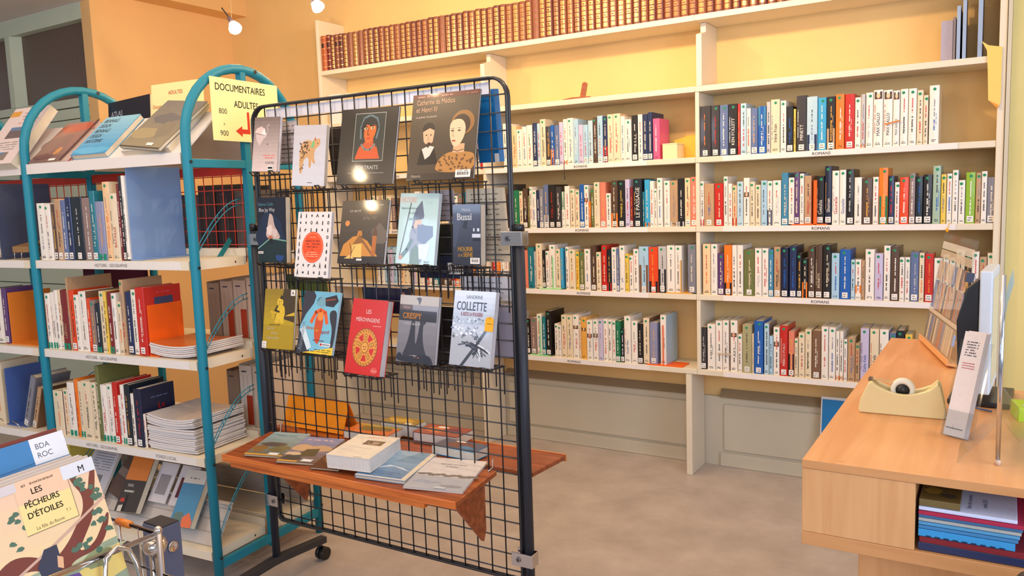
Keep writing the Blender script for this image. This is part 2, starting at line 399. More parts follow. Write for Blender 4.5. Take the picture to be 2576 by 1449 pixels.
# ------------------------------------------------------------------ wall bookcase
UPX = (-3.907, -2.632, -1.345, -.06); UW = .024
ZT = (2.365, 2.018, 1.667, 1.318, .968, .576); ST = .028
bc = thing('wall_bookcase', 'cream painted wall bookcase of three bays filling the back wall', 'bookcase')
MB().box(-3.907, -3.883, 4.0, 4.249, 0, 2.695, SHELF, 'shelfpaint').build('end_panel', bc, .003)
MB().box(-.042, -.014, 3.995, 4.249, 0, 3.09, SHELF, 'shelfpaint').build('end_panel', bc, .003)
for x in UPX[1:3]:
    for a, b in zip(ZT[1:], ZT[2:]):
        MB().box(x, x+UW-.004, 4.003, 4.249, b+.0005, a-ST-.0005, SHELF, 'shelfpaint').build('upright', bc, .002)
    q = MB(); q.prism([(4.0, 2.0185), (4.249, 2.0185), (4.249, 2.336), (4.07, 2.336), (4.07, 2.29), (4.0, 2.27)], 0, x+.008, x+.036, SHELF, 'shelfpaint'); q.build('upright', bc, .002)
    MB().box(x-.062, x-.03, 4.003, 4.21, 0, .547, SHELF, 'shelfpaint').build('leg_board', bc, .003)
STRIP = srgb(236, 228, 222)
for bi in range(3):
    x0 = UPX[bi]+(.024 if bi == 0 else 0); x1 = UPX[bi+1]-.0005 if bi < 2 else -.0425
    for li, z in enumerate(ZT):
        s = MB().box(x0+.0005, x1, 4.0, 4.249, z-ST, z, SHELF, 'shelfpaint').build('shelf_board', bc, .002)
        if li >= 2:
            a, b = (x0+.02, x1-.26) if bi < 2 else (x0+.14, x1-.14)
            g = MB(); g.box(a, b, 3.9975, 3.9995, z-ST+.001, z-.001, STRIP, 'paper')
            mid = {0: -3.3, 1: -1.99 if li < 5 else -2.06, 2: -.74 if li < 5 else -.45}[bi]
            f = lambda u, v, l: Vector((mid+u, 3.9975-l, z-ST+.0065+v))
            art(g, [('t', .5, 0, 1, 'ROMANS', srgb(70, 64, 66), 'c', 1.05, .008)], .001, .014, f, 'paper')
            g.build('label_strip', s)
B_w1m = '''
-24823 266 253 W
-24523 335 250 W sR
-24202 309 238 pc
-23853 387 214 W d
-23516 287 227 W
-23179 387 233 W sR
-22825 265 242 N sW l
-22585 213 238 pb l
-22305 346 259 C d sK
-21972 321 217 ch l
-21695 231 222 B BO.4
-21421 317 219 sb l
-21140 245 234 lv
-20896 243 248 W sK BO.1
-20587 376 252 W d
-20240 319 243 lb sW
-19935 291 211 lv sR
-19645 289 208 lb l
-19355 292 229 pb l
-19077 243 243 br sW d
-18788 334 250 lb l sO
-18483 276 245 N d l BR.35
-18176 329 252 C d sR
-17798 427 253 C d sR
-17460 249 237 W
-17145 381 218 W d sK
-16778 353 236 K l
-16466 262 238 W sK
-16185 290 237 N l
-15904 264 244 N l
-15567 371 210 pk sW
'''
B_w1r = '''
-12971 592 250 ch l sO
-12459 420 250 ch d l sR
-12028 428 248 sb d l
-11570 462 249 K d l xKEN_FOLLETT:W
-11273 121 247 R
-11057 297 247 pb d
-10799 207 221 W sR
-10527 324 220 sb l
-10161 395 226 B Up.4 l
-9862 190 244 G
-9542 437 252 C d xIrène_Frain:K
-9158 271 243 W d sK
-8856 310 214 K l sB
-8638 101 200 Y
-8335 459 259 ch l xMINETT:W Xred
-7853 482 250 pb l BN.3
-7406 390 241 cy d l
-7010 380 242 K d l Bt.4
-6618 381 249 O d
-6205 421 246 R sW l
-5857 264 228 W d BR.0 sR
-5633 175 240 G BO.06
-5378 314 245 W d sG
-5011 397 253 W xMAX_GALLO:K pic sR
-4609 387 249 W xMAX_GALLO:K pic sR
-4266 278 243 W xMAX_GALLO:K pic
-3956 322 247 W d sK
-3619 330 246 W d sK
-3322 245 236 C d
-3093 193 212 C d
-2768 397 251 W d sB
'''
B_w2m = '''
-24590 313 254 ch l sW
-24219 405 218 gr sC
-23878 251 212 C d
-23583 312 227 br BK.5 l
-23368 93 184 ol
-23229 173 235 W d sR
-23000 271 215 W d sB
-22760 196 211 N sW
-22525 262 221 G2 l
-22222 333 243 sb l BG.3
-21830 438 242 K l sR
-21430 351 229 ch l sW
-21142 201 201 W Ug.5
-20868 323 231 W sR
-20532 280 215 C d sK
-20256 260 206 C d sK
-19971 287 236 B l
-19690 263 232 W d pic2 sK
-19485 125 143 O BK.4
-19320 181 213 ol d
-19049 349 245 C d sG
-18688 351 244 sa l
-18355 293 183 W d sK
-17997 401 250 br d l BO.3
-17587 397 247 K d l sY
-17240 275 253 lv
-17006 171 211 dr l sO
-16660 500 254 K2 d l xLE_PASSAGE:W
-16347 105 184 tl
-16137 294 247 cy BO.09
-15862 235 239 W sR
-15662 145 199 W d
-15430 299 253 W d sB
-15042 342 237 W d sG
-14651 420 237 tn d BG.1
-14261 341 246 K sW BG.1
-13926 308 247 pc2 d l
-13590 345 251 sa d l
'''
B_w2r = '''
-13166 189 227 W d BR.15
-12801 514 214 tn l sB
-12303 455 213 R d l
-11958 209 246 W d
-11739 202 210 W sR
-11513 226 200 pc BR.2 d
-11236 314 218 pb d
-10916 299 235 W pic2 sK
-10631 246 215 C d
-10360 270 199 C d
-10064 299 219 lb d
-9788 241 215 W d BN.35
-9453 404 217 W d sG
-9081 315 252 cy2 l
-8773 277 222 W d
-8515 227 247 pu d l
-8289 202 239 W d
-8011 330 228 tn l
-7462 371 224 K d l xGeisha:W
-7107 316 269 N2 d l xShaman:W
-6775 325 251 W d xGounelle:R
-6460 282 253 W d xGounelle:B
-6140 336 255 K d l sG
-5800 321 216 W sK
-5414 428 210 br d l
-5062 255 215 W d BN.0
-4733 382 254 O d l Bo.5
-4403 234 217 N d l sR
-4172 206 188 W d sR
-3877 362 209 RO d l sW
-3561 250 226 tp d l sW
-3279 294 209 K2 d l sB
-2942 358 217 K d l sW
-2597 314 253 sg d sB
-2324 211 215 Y d
-2104 209 217 W d sB
-1876 228 231 W d sK
-1624 256 187 W d sK
-1297 370 219 lg d l
-1006 193 216 tn d sK
-792 216 221 W d sK
-520 309 195 G2 l
'''
B_w3m = '''
-24583 225 227 dr l
-23735 385 221 sa sW
-23339 382 239 tl sW d
-23074 124 215 G
-22792 414 255 C d sR
-22478 203 217 K l
-22248 232 213 W d
-21929 382 248 W d
-21567 319 224 C d sK
-21312 167 229 cy
-20972 202 242 W d sK
-20660 400 228 C d sO
-20345 205 213 Y d sR
-20066 331 215 ol d l
-19707 363 230 W d sB
-19340 314 247 br l BO.0
-19024 295 213 C d sK
-18702 326 251 R d l
-18397 263 228 K2 BR.2
-18110 289 239 W d sB
-17875 160 232 sb l
-17622 324 249 W xJulie:B d
-17346 207 205 Y d
-17112 238 196 W d sK
-16826 312 231 W d sK
-16372 553 245 lb d l Bb.6
-15827 515 242 RO d l BK.25
-15331 457 241 G d l BK.5
-14869 446 246 W d sK
-14446 381 245 W d sK
-13724 449 251 G2 d l
'''
B_w3r = '''
-12958 413 259 pc2 d sO
-12567 342 258 W d sG
-12224 319 211 pu d l
-11850 401 253 O BK.25 l
-11519 248 253 W sK
-11233 298 253 W sK
-10796 551 231 ol d l
-10340 335 238 W d sG
-10003 314 238 W d sR
-9721 224 232 cy2 d l
-9433 328 245 tn d sK l
-9073 367 242 N2 d l sB
-8686 345 250 N d l sB
-8387 228 214 K d l
-8130 263 190 K d BO.4
-7830 314 246 br d l
-7494 335 249 br xBRUNETTI:C l
-7129 372 255 K d l sC
-6750 362 216 lb d sB
-6321 472 234 B d l sW
-5984 180 186 pb d
-5748 269 187 W d Bx
-5533 139 184 tn
-5254 397 235 W d sK
-4869 350 217 lv d
-4532 281 252 W d sK
-4201 348 247 br d l sW
-3910 213 200 W d sR
-3687 211 200 W d sR
-3398 346 223 sb d l sG
-3111 208 220 C d sO
-2819 356 216 R d l sO
-2458 347 197 W d sK
-2153 243 214 W d
-1901 241 200 W d
-1601 338 237 C d
-1304 237 218 K d l
-1034 284 227 W d
-742 281 204 tn d
-464 255 221 W d
'''
B_w4m = '''
-23869 154 212 pc
-23660 241 208 K d l
-23295 432 215 tp d l
-22897 330 238 W d sB
-22605 230 223 tl d l sW
-22308 331 258 K d l sW
-21791 260 192 W d
-21566 168 186 W d sB
-21298 346 245 C d sR
-20926 376 244 C d
-20537 378 249 W d pic3 sR
-20274 125 220 C d
-20033 336 236 O2 d pic3
-19671 366 224 W d pic4
-19310 336 228 W d pic4
-18991 281 232 lv d sG
-18687 305 234 W d sR
-18415 219 233 W d sK
-18191 208 229 W d sR
-17940 274 228 gr d l
-17687 211 186 K2 d l
-17381 382 257 W d xSouth_Man:B
-16992 364 233 W d sR
-16648 296 220 K l
-16301 358 246 C d
-15886 433 225 sb2 l
-15348 330 267 W d sK
'''
B_w4r = '''
-13147 327 220 ch l sG
-12734 415 238 W d sK
-12334 353 257 W d sK
-11982 318 261 W d sK
-11561 362 263 W d pic3 sK
-11256 216 194 W d
-10895 475 246 ol2 d l
-10602 79 202 C
-10321 453 267 B d l sW
-9940 247 255 pb d sK
-9712 177 195 lb
-9456 305 240 W d pic2
-9099 378 250 R d l xMARCO_POLO:W
-8741 277 224 sa l BK.5
-8506 164 191 C d
-8261 296 219 C d
-7945 308 238 C d
-7569 414 235 br2 l sW
-7190 316 256 W d sR
-6864 306 254 W d sB
-6615 163 237 W BO.1 sK
-6439 162 238 W BO.1 sK
-6263 161 201 W d
-6001 334 210 tn d
-5724 193 185 tn d
-5425 377 257 lv d xCathy_Kelly:B
-5006 393 257 C d xCathy_Kelly:K sR
-4595 388 257 W d xsummer:K
-4241 279 243 sb d l
-3915 348 256 K2 d
-3572 312 239 Y d
'''
B_r2 = '''
-9661 180 228 tl g
-9420 283 253 sb
-9041 457 242 W d
-8614 378 236 W d
-8283 247 236 br l
-7946 390 257 tn l
-7589 287 251 sb l
-7258 338 262 N l
-6747 650 262 K2 sW l
-6128 518 257 tp sW l
-5668 316 283 tl l
-5258 472 239 sb2 g
-4821 367 316 pc d sO
-4407 428 269 C d xBATAILLE:R
-4095 163 305 dr sW
-3912 171 337 K l
-3734 154 331 W sK
'''
B_r3 = '''
-9676 317 247 br l sW
-9431 153 232 W d
-9191 308 241 W g d sK
-8881 291 246 W g xWATERLOO:K
-8620 212 256 W
-8401 206 258 C l
-8079 418 257 dr g xLEIPZIG:tn
-7818 85 310 tn
-7618 296 257 RO sK l
-7265 289 239 W d sK
-6888 447 254 W d sK
-6555 201 226 RO
-6295 290 219 tp l d
-6004 274 205 K2 g
-5688 312 258 C d
-5443 160 257 Y sK
-5212 242 256 dr g sW
-4944 275 251 W d sK
-4626 273 218 C d sO
-4378 207 307 tn d
-4069 315 254 N sW l
-3738 298 263 W d sK
-3323 492 272 R l sW Q2
'''
B_r4 = '''
-9847 340 292 K g
-9553 180 254 K g
-9124 612 195 C d sO
-8642 308 206 C d sO
-8238 457 238 W g sK
-7885 205 255 O sR
-7617 289 246 C g
-7166 571 253 C sK d
-6687 345 250 C sK d
-6374 218 322 ol
-6070 349 244 W g sR
-5687 376 250 W g d
-5337 282 260 R l
-5091 170 207 W
-4877 219 253 W g sR
-4599 296 255 K2 l
-4323 216 220 W
-3982 427 243 N2 l sR Q
-3677 144 140 W
'''
# ------------------------------------------------------------------ shelved books
ORD = 'first second third fourth fifth sixth seventh eighth ninth tenth eleventh twelfth thirteenth fourteenth fifteenth sixteenth seventeenth eighteenth nineteenth twentieth'.split()
TENS = {20: 'twent', 30: 'thirt', 40: 'fort', 50: 'fift', 60: 'sixt', 70: 'sevent'}
def ordinal(n):
    if n <= 20: return ORD[n-1]
    t = n//10*10
    return TENS[t]+('ieth' if n == t else 'y-'+ORD[n-t-1])
GREEN = srgb(46, 140, 100); PAGE = srgb(226, 212, 186); GLAB = srgb(30, 140, 110)
PALE = {'W', 'C', 'G', 'lb', 'pb', 'pc', 'pc2', 'lv', 'Y', 'sg', 'ol2', 'tn'}
def parse(flags, rnd):
    d = dict(dot=0, lab=0, glab=0, scr=None, bands=[], txt=None, pic=0, col='W')
    for f in flags.split():
        if f in CK and d['col'] == 'W' and f is not None and not d.get('set'): d['col'] = f; d['set'] = 1
        elif f == 'd': d['dot'] = 1
        elif f == 'l': d['lab'] = 1
        elif f == 'g': d['glab'] = 1
        elif f[0] == 'Q': d['side'] = f
        elif f.startswith('pic'): d['pic'] = int(f[3:] or 1)
        elif f[0] == 's': d['scr'] = f[1:]
        elif f[0] == 'x' and f != 'xred': d['txt'] = f[1:].split(':')
        elif f == 'Bx': d['bands'].append((.16, .36, 'O'))
        elif f[0] == 'B' and f[1:]:
            n = ''.join(c for c in f[1:] if c not in '.0123456789'); fr = float(f[1+len(n):])
            d['bands'].append((0, fr, {'t': 'tn', 'o': 'gr', 'b': 'br2'}.get(n, n)))
        elif f[0] == 'U':
            n = ''.join(c for c in f[1:] if c not in '.0123456789'); fr = float(f[1+len(n):])
            d['bands'].append((1-fr, 1, {'p': 'cy2', 'g': 'gr'}.get(n, n)))
    if d['scr'] is None: d['scr'] = rnd.choice(['K', 'K', 'G2', 'sb', 'R']) if d['col'] in PALE else rnd.choice(['C', 'W', 'O2'])
    return d
def book(name, label, w, h, dep, d, M, group, rnd, cat='book', small=False):
    """a standing library book: spine on local y=0 facing -y, w thick, h tall, dep deep"""
    c = K(d['col']); t = thing(name, label, cat, M=M, group=group)
    b = MB(); x = w/2; bd = min(.0022, w*.12); r = min(.004, w*.2)
    # cover: rounded spine and two boards
    prof = [(-x, dep), (-x, r), (-x+r*.4, r*.25), (0, -.0004), (x-r*.4, r*.25), (x, r), (x, dep), (x-bd, dep), (x-bd, r+bd), (-x+bd, r+bd), (-x+bd, dep)]
    side = c
    if rnd.random() < .25 and d['col'] in PALE: side = K(rnd.choice(['tp', 'C', 'lb', 'br2', 'pc']))
    n = len(prof); vs = [(p[0], p[1], z) for z in (0, h) for p in prof]
    for i in range(n):
        k = (i+1) % n; b.add([vs[i], vs[k], vs[n+k], vs[n+i]], [(0, 1, 2, 3)], side if i in (0, 5) else c, 'film')
    for z0 in (0, n):
        q = [vs[z0+i] for i in range(n)]
        for f in ((0, 1, 9, 10), (1, 2, 8, 9), (2, 3, 8), (3, 4, 8), (4, 5, 8), (5, 6, 7, 8)): b.add([q[i] for i in f], [tuple(range(len(f)))], c, 'film')
    b.build('cover', t)
    p = MB(); p.box(-x+bd+.0002, x-bd-.0002, r+bd+.001, dep-.003, .002, h-.003, PAGE, 'pages'); p.build('pages', t)
    mp = lambda u, v, l: Vector((u-x, .0009*((2*u/w-1)**2)-l-.0002, v))
    sh = []
    for a, e, k in d['bands']: sh.append(('r', .04, a, .92, e-a, k))
    if d['pic']:
        a = {1: .84, 2: .6, 3: .68, 4: .56}[d['pic']]; e = {1: .13, 2: .1, 3: .08, 4: .1}[d['pic']]
        sh += [('r', .1, a, .8, e, 'br'), ('e', .5, a+e*.45, .2, e*.32, 'pc'), ('r', .3, a, .4, e*.25, 'dr')]
    if d['txt']:
        s, k = d['txt'][0].replace('_', ' '), d['txt'][1]
        vs, fs, a0, a1 = text_geo(s, .012); hh = min((.5 if s in ('Shaman', 'Gounelle', 'LE PASSAGE', 'Geisha') else .34)*w, .62*h/((a1-a0)/CAP))
        sh.append(('t', .5+hh/w/2, .2, hh/h, s, k, 'l', 1, .012, PI/2))
        if w > .028: sh += scribble(.12, .2, .25, .75, 16, K(d['scr']), rnd, True)
    else:
        col = K(d['scr']); tw = min(.34, .007/w); cx = .5+rnd.uniform(-.06, .06)
        lo = rnd.uniform(.16, .24); mid = rnd.uniform(.42, .58); hi = rnd.uniform(.76, .86)
        sh += scribble(cx-tw/2, cx+tw/2, lo, mid, rnd.randint(9, 15), col, rnd, True)
        c2 = K(rnd.choice(['K', 'R', 'G2'])) if d['col'] in PALE else col
        sh += scribble(cx-tw*.4, cx+tw*.4, mid+.05, hi, rnd.randint(8, 12), c2, rnd, True)
        if w > .03 and rnd.random() < .5: sh += scribble(cx+tw*.8, cx+tw*1.2, lo+.1, mid+.1, 12, col, rnd, True)
    if not d['lab'] and not d['glab']: sh += scribble(.25, .75, .06, .075, 4, K('K'), rnd)+scribble(.2, .8, .035, .05, 5, K('K'), rnd)
    m = MB(); art(m, sh, w, h, mp, 'film', base=.0003); m.build('spine_lettering', t)
    if d['lab']:
        m = MB(); lw = min(.84*w, .024)/w; a, e = .006/h, .026/h
        art(m, [('r', .5-lw/2, a, lw, e, WHITE)]+scribble(.5-lw*.3, .5+lw*.3, a+e*.6, a+e*.75, 3, K('K'), rnd)+scribble(.5-lw*.38, .5+lw*.38, a+e*.2, a+e*.38, 5, K('K'), rnd), w, h, mp, 'paper', base=.0008); m.build('spine_label', t)
    if d.get('side'):       # print on the board that faces right
        m = MB(); sd = lambda u, v, l: Vector((x+l, u, v))
        if d['side'] == 'Q': art(m, [('t', .5, .6, .11, 'Le', 'R', 'l', 1, .02), ('t', .22, .42, .11, 'piège !', 'R', 'l', 1, .02)]+scribble(.3, .8, .8, .825, 7, K('sb'), rnd), dep, h, sd, 'film')
        else: art(m, [('r', .28, .64, .5, .2, srgb(60, 66, 100)), ('r', .28, .62, .5, .05, 'K')]+scribble(.32, .74, .66, .7, 7, K('W'), rnd)+scribble(.35, .7, .9, .92, 7, K('pk'), rnd), dep, h, sd, 'film')
        m.build('board_print', t)
    if d['glab']:
        m = MB(); art(m, [('r', .02, .008, .96, .105, GLAB)]+scribble(.2, .7, .05, .06, 4, K('K'), rnd), w, h, mp, 'paper', base=.0008); m.build('spine_label', t)
    if d['dot']:
        m = MB(); rr = min(.34, .0065/w); art(m, [('e', .5+rnd.uniform(-.12, .12), 1-.016/h, rr, rr*w/h, GREEN, 14)], w, h, mp, 'paper', base=.0006); m.build('dot_sticker', t)
    return t
def look(d, w, h, hs):
    s = []
    if w > .042: s.append('thick')
    elif w < .02: s.append('slim')
    elif h > hs*1.14: s.append('tall')
    elif h < hs*.9: s.append('short')
    return ' '.join(s+[CK[d['col']][1]])
def feature(d):
    if d['bands']:
        a, e, k = d['bands'][0]; return ' with '+CK[k][1]+(' foot' if a == 0 else ' band' if a < .3 else ' head')
    if d['pic']: return ' with small picture'
    if d['lab'] and d['dot']: return ' with white label'
    if d['lab']: return ' with white label'
    if d['glab']: return ' with green label'
    if d['dot']: return ' with green dot'
    return ''
# steel bookend feet that books stand on: shelf height, from x, to x (rack ones in the rack's own x)
FEET = [(.576, -1.63, -1.42), (.576, -2.36, -2.22), (.968, -2.285, -2.135), (.968, -1.52, -1.37), (1.318, -.875, -.70), (.912, -.392, -.25), (1.297, -.38, -.31), (.912, -1.27, -1.0)]
def shelf_of_books(rows, z, yf, noun, name, place, group, M0=None, dmax=.2, start=1, seed=1):
    rnd = random.Random(seed); ds = [(r, parse(r[3], rnd)) for r in rows]
    hs = sum(r[2] for r in rows)/len(rows); prev = -99
    for i, (r, d) in enumerate(ds):
        x, w, h = r[:3]; x0 = max(x-w/2, prev+.0006); x1 = x+w/2
        if i+1 < len(ds): x1 = min(x1, (ds[i+1][0][0]-ds[i+1][0][1]/2)+.004)
        w = max(.008, x1-x0-.0008); x = x0+w/2; prev = x0+w
        h = min(h, .335); dep = min(dmax, h*rnd.uniform(.62, .7)); ins = rnd.uniform(0, .006)
        up = .0056 if any(abs(f[0]-z) < .002 and f[1] < x+w/2+.002 and f[2] > x-w/2-.002 for f in FEET) else .0004
        M = Matrix.Translation((x, yf+ins, z+up)); M = M0 @ M if M0 else M
        book(name, f"{look(d, w, h, hs)} {noun}{feature(d)}, {ordinal(i+start)} from the left, {place}", w, h, dep, d, M, group, rnd)
def rows(s):
    out = []
    for ln in s.strip().split('\n'):
        a = ln.split(); out.append((int(a[0])/1e4, int(a[1])/1e4, int(a[2])/1e3, ' '.join(a[3:])))
    return out
for k, z, place, seed in (('w1', 1.667, 'upper novel shelf', 11), ('w2', 1.318, 'second novel shelf', 21), ('w3', .968, 'third novel shelf', 31), ('w4', .576, 'lowest novel shelf', 41)):
    for b, bay in (('m', 'middle bay'), ('r', 'right bay')):
        R_ = rows(globals()['B_'+k+b])
        shelf_of_books(R_, z, 4.012, 'novel', 'novel', f'{place}, {bay}', f'novels on the {place}, {bay}', seed=seed+(b == 'r'))
# left bay, seen only through the wire display
def random_rows(x0, x1, n, seed, pal):
    rnd = random.Random(seed); out = []; x = x0
    while x < x1 and len(out) < n:
        w = rnd.uniform(.022, .042); out.append((x+w/2, w, rnd.choice([.19, .2, .21, .22, .235]), rnd.choice(pal)+rnd.choice([' d', ' d', ' l', ''])))
        x += w
    return out
PAL = ['W', 'W', 'C', 'C', 'W', 'G', 'lb', 'K', 'N', 'R', 'tl', 'tp', 'pc', 'O', 'sb', 'lv', 'br']
for z, x0, x1, place, seed in ((1.667, -3.05, -2.64, 'upper novel shelf', 5), (1.318, -3.62, -2.64, 'second novel shelf', 6), (.968, -3.5, -2.64, 'third novel shelf', 8)):
    shelf_of_books(random_rows(x0, x1, 40, seed, PAL), z, 4.015, 'paperback', 'paperback', f'{place}, left bay', f'paperbacks on the {place}, left bay', seed=seed)
for z, x0, x1, place, seed in ((1.318, -2.60, -2.51, 'second novel shelf', 15), (.968, -2.60, -2.51, 'third novel shelf', 16), (.576, -2.60, -2.44, 'lowest novel shelf', 17)):
    shelf_of_books(random_rows(x0, x1, 40, seed, PAL), z, 4.015, 'paperback', 'paperback', f'{place}, middle bay', f'paperbacks behind the wire display, {place}', seed=seed)

# gilt leather volumes on the top shelf
rg = random.Random(3)
LEA = [srgb(116, 60, 42), srgb(128, 72, 48), srgb(104, 52, 44), srgb(136, 84, 54)]
GOLD = srgb(228, 176, 104); GOLD2 = srgb(204, 144, 92)
def volume_parts(w, h, dep, c, gold, style):
    b = MB(); x = w/2
    prof = [(-x, dep), (-x, .008), (-x*.78, .0015), (-x*.35, -.0045), (x*.35, -.0045), (x*.78, .0015), (x, .008), (x, dep)]
    n = len(prof); vs = [(p[0], p[1], z) for z in (0, h) for p in prof]
    for i in range(n-1): b.add([vs[i], vs[i+1], vs[n+i+1], vs[n+i]], [(0, 1, 2, 3)], c, 'leather', True)
    b.add(vs[:n], [tuple(range(n))], c, 'leather'); b.add(vs[n:], [tuple(range(n))], PAGE, 'pages')
    b.add([vs[0], vs[n-1], vs[2*n-1], vs[n]], [(0, 1, 2, 3)], PAGE, 'pages')
    g = MB(); sp = prof[1:7]
    def band(z0, z1, lift, col, mat, k=1.0):
        q = [(p[0]*k, p[1]-lift) for p in sp]
        for i in range(len(q)-1): g.add([(q[i][0], q[i][1], z0), (q[i+1][0], q[i+1][1], z0), (q[i+1][0], q[i+1][1], z1), (q[i][0], q[i][1], z1)], [(0, 1, 2, 3)], col, mat, True)
    if style == 0:
        for k in range(8):
            z0 = .012+k*(h-.02)/8; z1 = z0+(h-.02)/8-.007
            band(z0, z1, .0006, gold, 'gilt', .93)
            if k in (2, 5): band(z0+.006, z1-.006, .0011, c, 'leather', .7)
            for f in (.25, .55): band(z0+(z1-z0)*f, z0+(z1-z0)*f+.0018, .0012, c, 'leather', .86)
    if style == 2:
        for f in (.05, .2, .36, .52, .68, .84): band(h*f, h*f+h*.1, .0006, srgb(150, 96, 84), 'gilt', .9)
    elif style == 1:
        for f in (.1, .27, .45, .62, .8, .93): band(h*f, h*f+.005, .0006, gold, 'gilt', .95)
        band(h*.66, h*.78, .0006, srgb(40, 30, 30), 'leather', .9)
    return b, g
x = -3.881; i = 0
VAR = {}
while x < -.72:
    i += 1
    if i == 1: w, h, c, st, lab = .047, .225, srgb(176, 84, 36), 1, 'tan leather volume with dark title panel'
    elif i == 2: w, h, c, st, lab = .04, .226, srgb(112, 28, 26), 1, 'dark red leather volume'
    elif i < 6: w, h, c, st, lab = .034, .22, LEA[i % 3], 1 if i > 3 else 0, 'plain brown leather volume'
    else:
        v = rg.randrange(10); w, h = (.0405, .0415, .0425, .0435, .042)[v % 5], (.216, .218, .22)[v % 3]; st = 0
        c = LEA[v % 4]; st = 0 if v != 7 else 2; lab = 'gilt-banded brown leather volume'
    key = (w, h, c, st, i if i < 6 else v)
    t = thing('leather_volume', f'{lab}, {ordinal(i)} from the left end of the top shelf', 'book', (x+w/2, 4.012+rg.uniform(0, .004), 2.3655), group='leather volumes along the top shelf')
    if key not in VAR:
        b, g = volume_parts(w, h, .15, c, (GOLD, GOLD2, GOLD)[i % 3], st)
        VAR[key] = (b.build('binding', t), g.build('gilt_bands', t))
    else:
        for o in VAR[key]:
            q = o.copy(); COLL.objects.link(q); q.parent = t
    x += w+.0008

# things lying about on the wall bookcase
def bookend(name, label, M, wd, hh, base, col, group, thick=.003):
    """L of folded steel: upright plate in local x-z... local y is depth, base runs +x and -x"""
    t = thing('bookend', label, 'bookend', M=M, group=group)
    b = MB(); b.box(0, thick, 0, wd, 0, hh, col, 'paint'); b.build('upright_plate', t, .0012)
    b = MB(); b.box(-base[0], base[1], .0, wd, -.0002, .005, col, 'paint'); b.build('base_plate', t, .001)
    return t
T_ = Matrix.Translation
BO = 'steel bookends in the bookcases'
bookend('', 'bright orange steel bookend closing the lowest novel shelf, middle bay', T_((-1.535, 4.006, .5766)), .11, .22, (.09, .11), CK['vo'][0], BO)
bookend('', 'mint green steel bookend among novels of the lowest shelf', T_((-2.283, 4.004, .5766)), .12, .22, (.07, .06), CK['mint'][0], BO)
bookend('', 'mint green steel bookend among novels of the third shelf', T_((-2.188, 4.004, .9686)), .12, .185, (.09, .05), CK['mint'][0], BO)
bookend('', 'pale orange steel bookend beside the slate grey novel, third shelf', T_((-1.4305, 4.003, .9686)), .12, .175, (.08, .058), CK['O2'][0], BO)
bookend('', 'orange steel bookend between brown and dark novels, second shelf, right bay', T_((-.7745, 4.003, 1.3186)), .12, .21, (.1, .06), CK['vo'][0], BO, .015)
# small cream box and orange folder at the end of the upper novel shelf
t = thing('card_box', 'small cream cardboard box beside the pink novel, upper shelf', 'box', (-1.522, 4.01, 1.6675))
MB().box(0, .078, 0, .11, 0, .072, srgb(240, 222, 170), 'paper').build('body', t, .001)
q = MB().box(-.001, .079, -.001, .111, .0725, .078, srgb(244, 228, 180), 'paper'); q.build('lid', t, .001)
t = thing('paper_folder', 'amber paper folder standing behind the small cream box', 'folder', (-1.505, 4.135, 1.6675))
q = MB(); q.prism([(0, 0), (.135, 0), (.135, .118), (.05, .112), (0, .1)], 1, 0, .004, srgb(244, 190, 80), 'paper'); q.build('leaf', t)
q = MB(); q.prism([(.002, 0), (.137, 0), (.137, .122), (.06, .12)], 1, .0045, .008, srgb(236, 178, 70), 'paper'); q.build('leaf', t)
t = thing('paper_card', 'white card standing at the left end of the second shelf', 'card', (-3.84, 4.02, 2.0185))
MB().box(0, .1, 0, .004, 0, .19, WHITE, 'paper').build('sheet', t)
# ribbon bookmark
t = thing('ribbon_bookmark', 'dark ribbon bookmark hanging from a novel over the upper shelf edge', 'bookmark', (-2.09, 3.994, 1.675))
q = MB(); q.tube([(0, .016, .002), (0, .002, .0025), (.0005, -.001, -.006), (.001, 0, -.05), (.003, 0, -.078)], .0016, srgb(40, 44, 60), 'paper', 6)
q.lathe([(.0015, -.09), (.0034, -.088), (.002, -.075)], srgb(40, 44, 60), 'paper', 8, T_((.003, 0, 0))); q.build('ribbon', t)
# small wooden easel on the empty shelf
t = thing('wooden_easel', 'small reddish wooden book easel on the empty second shelf', 'easel', (-2.03, 4.03, 2.0185), .25)
q = MB(); q.prism([(-.07, 0), (.085, 0), (.085, .012), (-.02, .012), (-.07, .004)], 1, 0, .09, srgb(150, 72, 34), 'stained'); q.build('base', t, .002)
q = MB(); q.prism([(.02, .012), (.045, .012), (.06, .088), (.052, .095), (.036, .09)], 1, .03, .07, srgb(160, 80, 40), 'stained'); q.build('back_rest', t, .002)
# grey binders and boxes on the shelf at the right
def ring_binder(label, x, w, h, dep, y=4.012, col=srgb(150, 168, 194), rz=0):
    t = thing('ring_binder', label, 'binder', (x, y, 2.0185), rz, 'grey binders on the second shelf')
    b = MB(); b.box(-w/2, w/2, 0, .003, 0, h, col, 'plastic'); b.box(-w/2, -w/2+.0025, .003, dep, 0, h, srgb(130, 128, 142), 'plastic')
    b.box(w/2-.0025, w/2, .003, dep, 0, h, srgb(96, 98, 124), 'plastic'); b.build('cover', t, .001)
    MB().box(-w/2+.003, w/2-.003, .02, dep-.008, .004, h-.012, PAGE, 'pages').build('pages', t)
ring_binder('slim grey binder nearest the right end panel, second shelf', -.112, .017, .29, .2)
ring_binder('taller of two slim grey binders standing together, second shelf', -.17, .014, .268, .2, rz=.02)
ring_binder('shorter of two slim grey binders standing together, second shelf', -.192, .014, .222, .2)
t = thing('file_box', 'lilac grey file box behind the slim grey binders, second shelf', 'box', (-.262, 4.08, 2.0185))
MB().box(0, .045, 0, .15, 0, .178, srgb(176, 170, 190), 'paper').build('body', t, .001)
